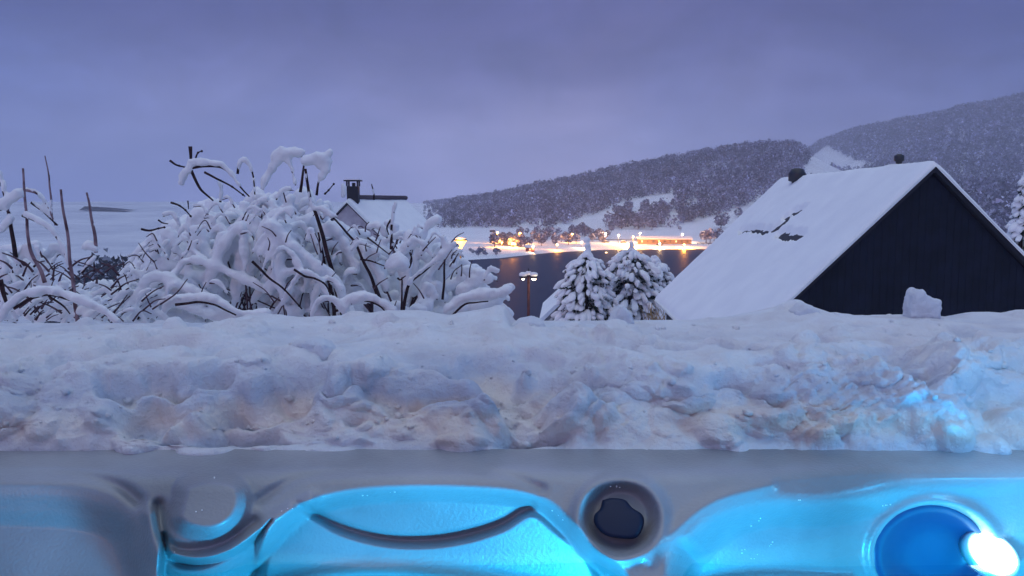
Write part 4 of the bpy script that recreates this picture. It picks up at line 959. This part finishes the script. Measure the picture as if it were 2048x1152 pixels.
rel = rel + ridge(GX, GY, [(520,1000),(600,955),(740,938),(880,930),(1000,945),(1080,975)], 12, .012)
rd = np.hypot((GX-1240)/86, (GY-1037)/82)
rel = rel - .018*np.exp(-((rd-1.0)/.16)**2) + .030*(1-smoothstep(.6, .95, rd))
rel = rel + ridge(GX, GY, [(1300,1120),(1360,1050),(1430,1000),(1540,968)], 14, -.010)
re_ = np.hypot((GX-1872)/122, (GY-1108)/100)
rel = rel + .045*(1-smoothstep(.4, 1.0, re_)) - .012*np.exp(-((re_-1.06)/.12)**2)
rel = rel + ridge(GX, GY, [(1330,1190),(1500,1160),(1700,1165)], 18, -.02)+ ridge(GX, GY, [(500,1185),(700,1150),(900,1160),(1150,1200)], 22, -.02)
Yb = Yb + rel*np.where(GY < 985, smoothstep(915, 985, GY)*.8+.2, 1)
zz = 30 - slp*Yb
Vs = np.stack([(GX-1024)/F/(cp+yy*sp)*Yb, Yb, zz], -1).reshape(-1,3) - np.array(TO)
ACR = bpy.data.materials.new('acrylic_shell'); ACR.use_nodes = True; n = ACR.node_tree.nodes; l = ACR.node_tree.links; pb = n['Principled BSDF']
pb.inputs['Roughness'].default_value = .38; pb.inputs['Coat Weight'].default_value = .25; pb.inputs['Coat Roughness'].default_value = .12
tc = n.new('ShaderNodeTexCoord'); t1 = n.new('ShaderNodeTexNoise'); t1.inputs['Scale'].default_value = 2.2; t1.inputs['Detail'].default_value = 7; l.new(tc.outputs['Object'], t1.inputs['Vector'])
rp = n.new('ShaderNodeValToRGB'); e = rp.color_ramp.elements; e[0].position = .3; e[0].color = (.17,.18,.20,1); e[1].position = .7; e[1].color = (.38,.40,.44,1); l.new(t1.outputs['Fac'], rp.inputs['Fac']); l.new(rp.outputs['Color'], pb.inputs['Base Color'])
t3 = n.new('ShaderNodeTexNoise'); t3.inputs['Scale'].default_value = 160; t3.inputs['Detail'].default_value = 3; l.new(tc.outputs['Object'], t3.inputs['Vector'])
bp = n.new('ShaderNodeBump'); bp.inputs['Distance'].default_value = .0012; l.new(t3.outputs['Fac'], bp.inputs['Height']); l.new(bp.outputs[0], pb.inputs['Normal'])
shell = np_obj('shell', Vs, grid_faces(nx, ny), ACR, tub, smooth=True)
# basin round the bather: floor, side walls, back wall
def tb(name, lo, hi, m): return box(name, [lo[k]-TO[k] for k in range(3)], [hi[k]-TO[k] for k in range(3)], m, tub, .02)
tb('floor', (-1.25,-.75,28.55), (1.25,1.55,28.62), ACR); tb('side_wall', (-1.32,-.75,28.6), (-1.2,1.55,29.50), ACR); tb('side_wall', (1.2,-.75,28.6), (1.32,1.55,29.50), ACR); tb('back_wall', (-1.25,-.85,28.6), (1.25,-.75,29.50), ACR)
tb('front_wall', (-1.25,1.643,28.6), (1.25,1.656,29.40), ACR); tb('seat', (-1.18,1.34,28.6), (1.18,1.60,29.02), ACR)
# diverter knob (dark blue, lobed)
kp = at(1238, 1036, 1.455)-TO; kv = []; lob = [(1205,1000),(1225,996),(1250,1000),(1264,1015),(1285,1030),(1287,1052),(1272,1076),(1240,1077),(1210,1070),(1190,1050),(1189,1030),(1200,1018)]
lobs = sp2(lob+[lob[0]], 4)[:-1]; K = []
for dd_, s in ((1.50,1.0),(1.452,1.0),(1.446,.93),(1.444,.80)):
    for (x, y) in lobs:
        qx_, qy_ = 1238+(x-1238)*s, 1036+(y-1036)*s; K.append(at(qx_, qy_, 1.435-.10*(qy_-1036)/82*.6 + (dd_-1.452))-TO)
nn = len(lobs); KF = [(i*nn+k, i*nn+(k+1)%nn, (i+1)*nn+(k+1)%nn, (i+1)*nn+k) for i in range(3) for k in range(nn)] + [tuple(3*nn+k for k in range(nn))]
mesh_obj('control_knob', K, KF, mat('navy_plastic', (.004,.012,.045), .5, .3), tub, True)
# dark blue moulded cup left of the lamp
cu = []; ns_ = 40; rads = (1.06, 1.0, .9, .75, .55, .35, .15)
for ri, rr__ in enumerate(rads):
    for k in range(ns_):
        t_ = 2*math.pi*k/ns_; x = 1862+108*rr__*math.cos(t_); y = 1112+96*rr__*math.sin(t_)
        yv = float(Yb[min(np.searchsorted(gx, x), nx-1), min(np.searchsorted(gy, y), ny-1)]); cu.append(at(x, y, yv-(.001 if ri == 0 else .009))-TO)
cf = [(i*ns_+k, i*ns_+(k+1)%ns_, (i+1)*ns_+(k+1)%ns_, (i+1)*ns_+k) for i in range(len(rads)-1) for k in range(ns_)] + [tuple((len(rads)-1)*ns_+k for k in range(ns_))]
mesh_obj('lamp_cup', cu, cf, mat('blue_cup', (.012,.055,.15), .4, .4), tub, True)
# led light: bezel + lens
LENSC = mat('led_lens', (.8,1,1), .3, .3, emis=(.55,.95,1.0), estr=12)
ii = np.searchsorted(gx, 1986); jj = np.searchsorted(gy, 1108); lc = at(1986, 1108, float(Yb[ii, jj])-.012); fwd = (Vector((-.10, -.9, .40))).normalized(); q = fwd.to_track_quat('Z', 'Y')
ledo = lathe('led_bezel', [(.043,-.03),(.043,-.006),(.040,.002),(.037,.0)], mat('bezel', (.35,.4,.45), .3, .5), tub, 32); ledo.location = lc-TO; ledo.rotation_euler = (q @ Matrix.Rotation(R(-38), 3, 'Z').to_quaternion()).to_euler(); ledo.scale = (1.25, .92, 1)
lens = lathe('led_lens', [(.036,-.004),(.034,.006),(.024,.013),(.006,.016)], LENSC, ledo, 32)
def tub_light(p, e, col, r, name='led_light'):
    ld = bpy.data.lights.new(name, 'POINT'); ld.energy = e; ld.color = col; ld.shadow_soft_size = r
    lo = bpy.data.objects.new(name, ld); C.objects.link(lo); lo.parent = tub; lo.location = Vector(p)-TO
tub_light(lc+fwd*.085-Vector((0,0,.08)), 2.0, (0,.54,1), .11)
tub_light((.25, .80, 28.90), 92, (0,.53,1), .09, 'added_footwell_light')  # added light below the view, gives the shell its cyan glow
tub_light((1.02, 1.27, 29.70), 5, (0,.46,1), .06, 'added_side_light')  # added light out of view, spreads cyan over right rim and bank
sw = lathe('added_side_lamp', [(.05,-.02),(.05,.01),(.035,.02),(.01,.022)], LENSC, tub, 24); sw.location = Vector((1.10, 1.27, 29.66))-TO; sw.rotation_euler = (0, R(-90), 0)  # unseen glowing body added for the side light
wl = lathe('added_footwell_lamp', [(.12,-.02),(.12,.02),(.09,.05),(.02,.06)], LENSC, tub, 24); wl.location = Vector((.25,.80,28.76))-TO  # unseen glowing body added for the footwell light
# water just entering the bottom of the view
WT = bpy.data.materials.new('tub_water'); WT.use_nodes = True; n = WT.node_tree.nodes; l = WT.node_tree.links; n.remove(n['Principled BSDF'])
tr = n.new('ShaderNodeBsdfTransparent'); tr.inputs[0].default_value = (.75,.92,.98,1); gl = n.new('ShaderNodeBsdfGlossy'); gl.inputs['Roughness'].default_value = .08; fr_ = n.new('ShaderNodeFresnel'); fr_.inputs[0].default_value = 1.33
mx = n.new('ShaderNodeMixShader'); l.new(fr_.outputs[0], mx.inputs[0]); l.new(tr.outputs[0], mx.inputs[1]); l.new(gl.outputs[0], mx.inputs[2]); l.new(mx.outputs[0], n['Material Output'].inputs[0])
wxs = np.linspace(-1.19, 1.19, 120); wys = np.linspace(-.74, 1.49, 110); WX, WY = np.meshgrid(wxs, wys, indexing='ij')
np_obj('tub_water', np.stack([WX-TO.x, WY-TO.y, 29.345+.006*vnoise(WX, WY, .15, 40, 3)-TO.z], -1).reshape(-1,3), grid_faces(120,110)[:, ::-1], WT, tub, smooth=True)
# frozen droplets catching light on the shell
dp = []; 
for (x0,y0,x1,y1,k) in [(720,990,790,985,4),(1500,1120,1560,1075,6),(1475,1110,1500,1090,3),(1590,1003,1600,997,2),(1740,1012,1790,1008,5),(395,1022,405,1018,2),(425,956,430,955,2),(1105,1022,1125,1040,3),(1215,975,1260,972,4),(350,1105,352,1095,1),(560,1022,600,1010,4),(1500,1050,1520,1035,3)]:
    for j in range(k):
        t_ = rng.uniform(0,1); x = x0+(x1-x0)*t_+rng.normal()*2; y = y0+(y1-y0)*t_+rng.normal()*1.5
        i = int(np.clip(np.searchsorted(gx, x), 0, nx-1)); j2 = int(np.clip(np.searchsorted(gy, y), 0, ny-1)); dp.append(Vs.reshape(nx,ny,3)[i,j2])
dr_ = blobs('ice_droplet', dp, [(r,r,r*.7) for r in rng.uniform(.0007,.0018,len(dp))], mat('ice', (.95,.97,1), .15, .6), tub, ICO2); tag(dr_, kind='stuff')

# ------------------------------------------------------------------ dusk haze
HZ = bpy.data.materials.new('haze'); HZ.use_nodes = True; n = HZ.node_tree.nodes; l = HZ.node_tree.links; n.remove(n['Principled BSDF'])
pv = n.new('ShaderNodeVolumePrincipled'); pv.inputs['Color'].default_value = (.66,.70,.84,1); pv.inputs['Density'].default_value = .00040; l.new(pv.outputs[0], n['Material Output'].inputs['Volume'])
hz = box('haze', (-4600,-4600,-5), (4600,4600,345), HZ); hz['kind'] = 'stuff'
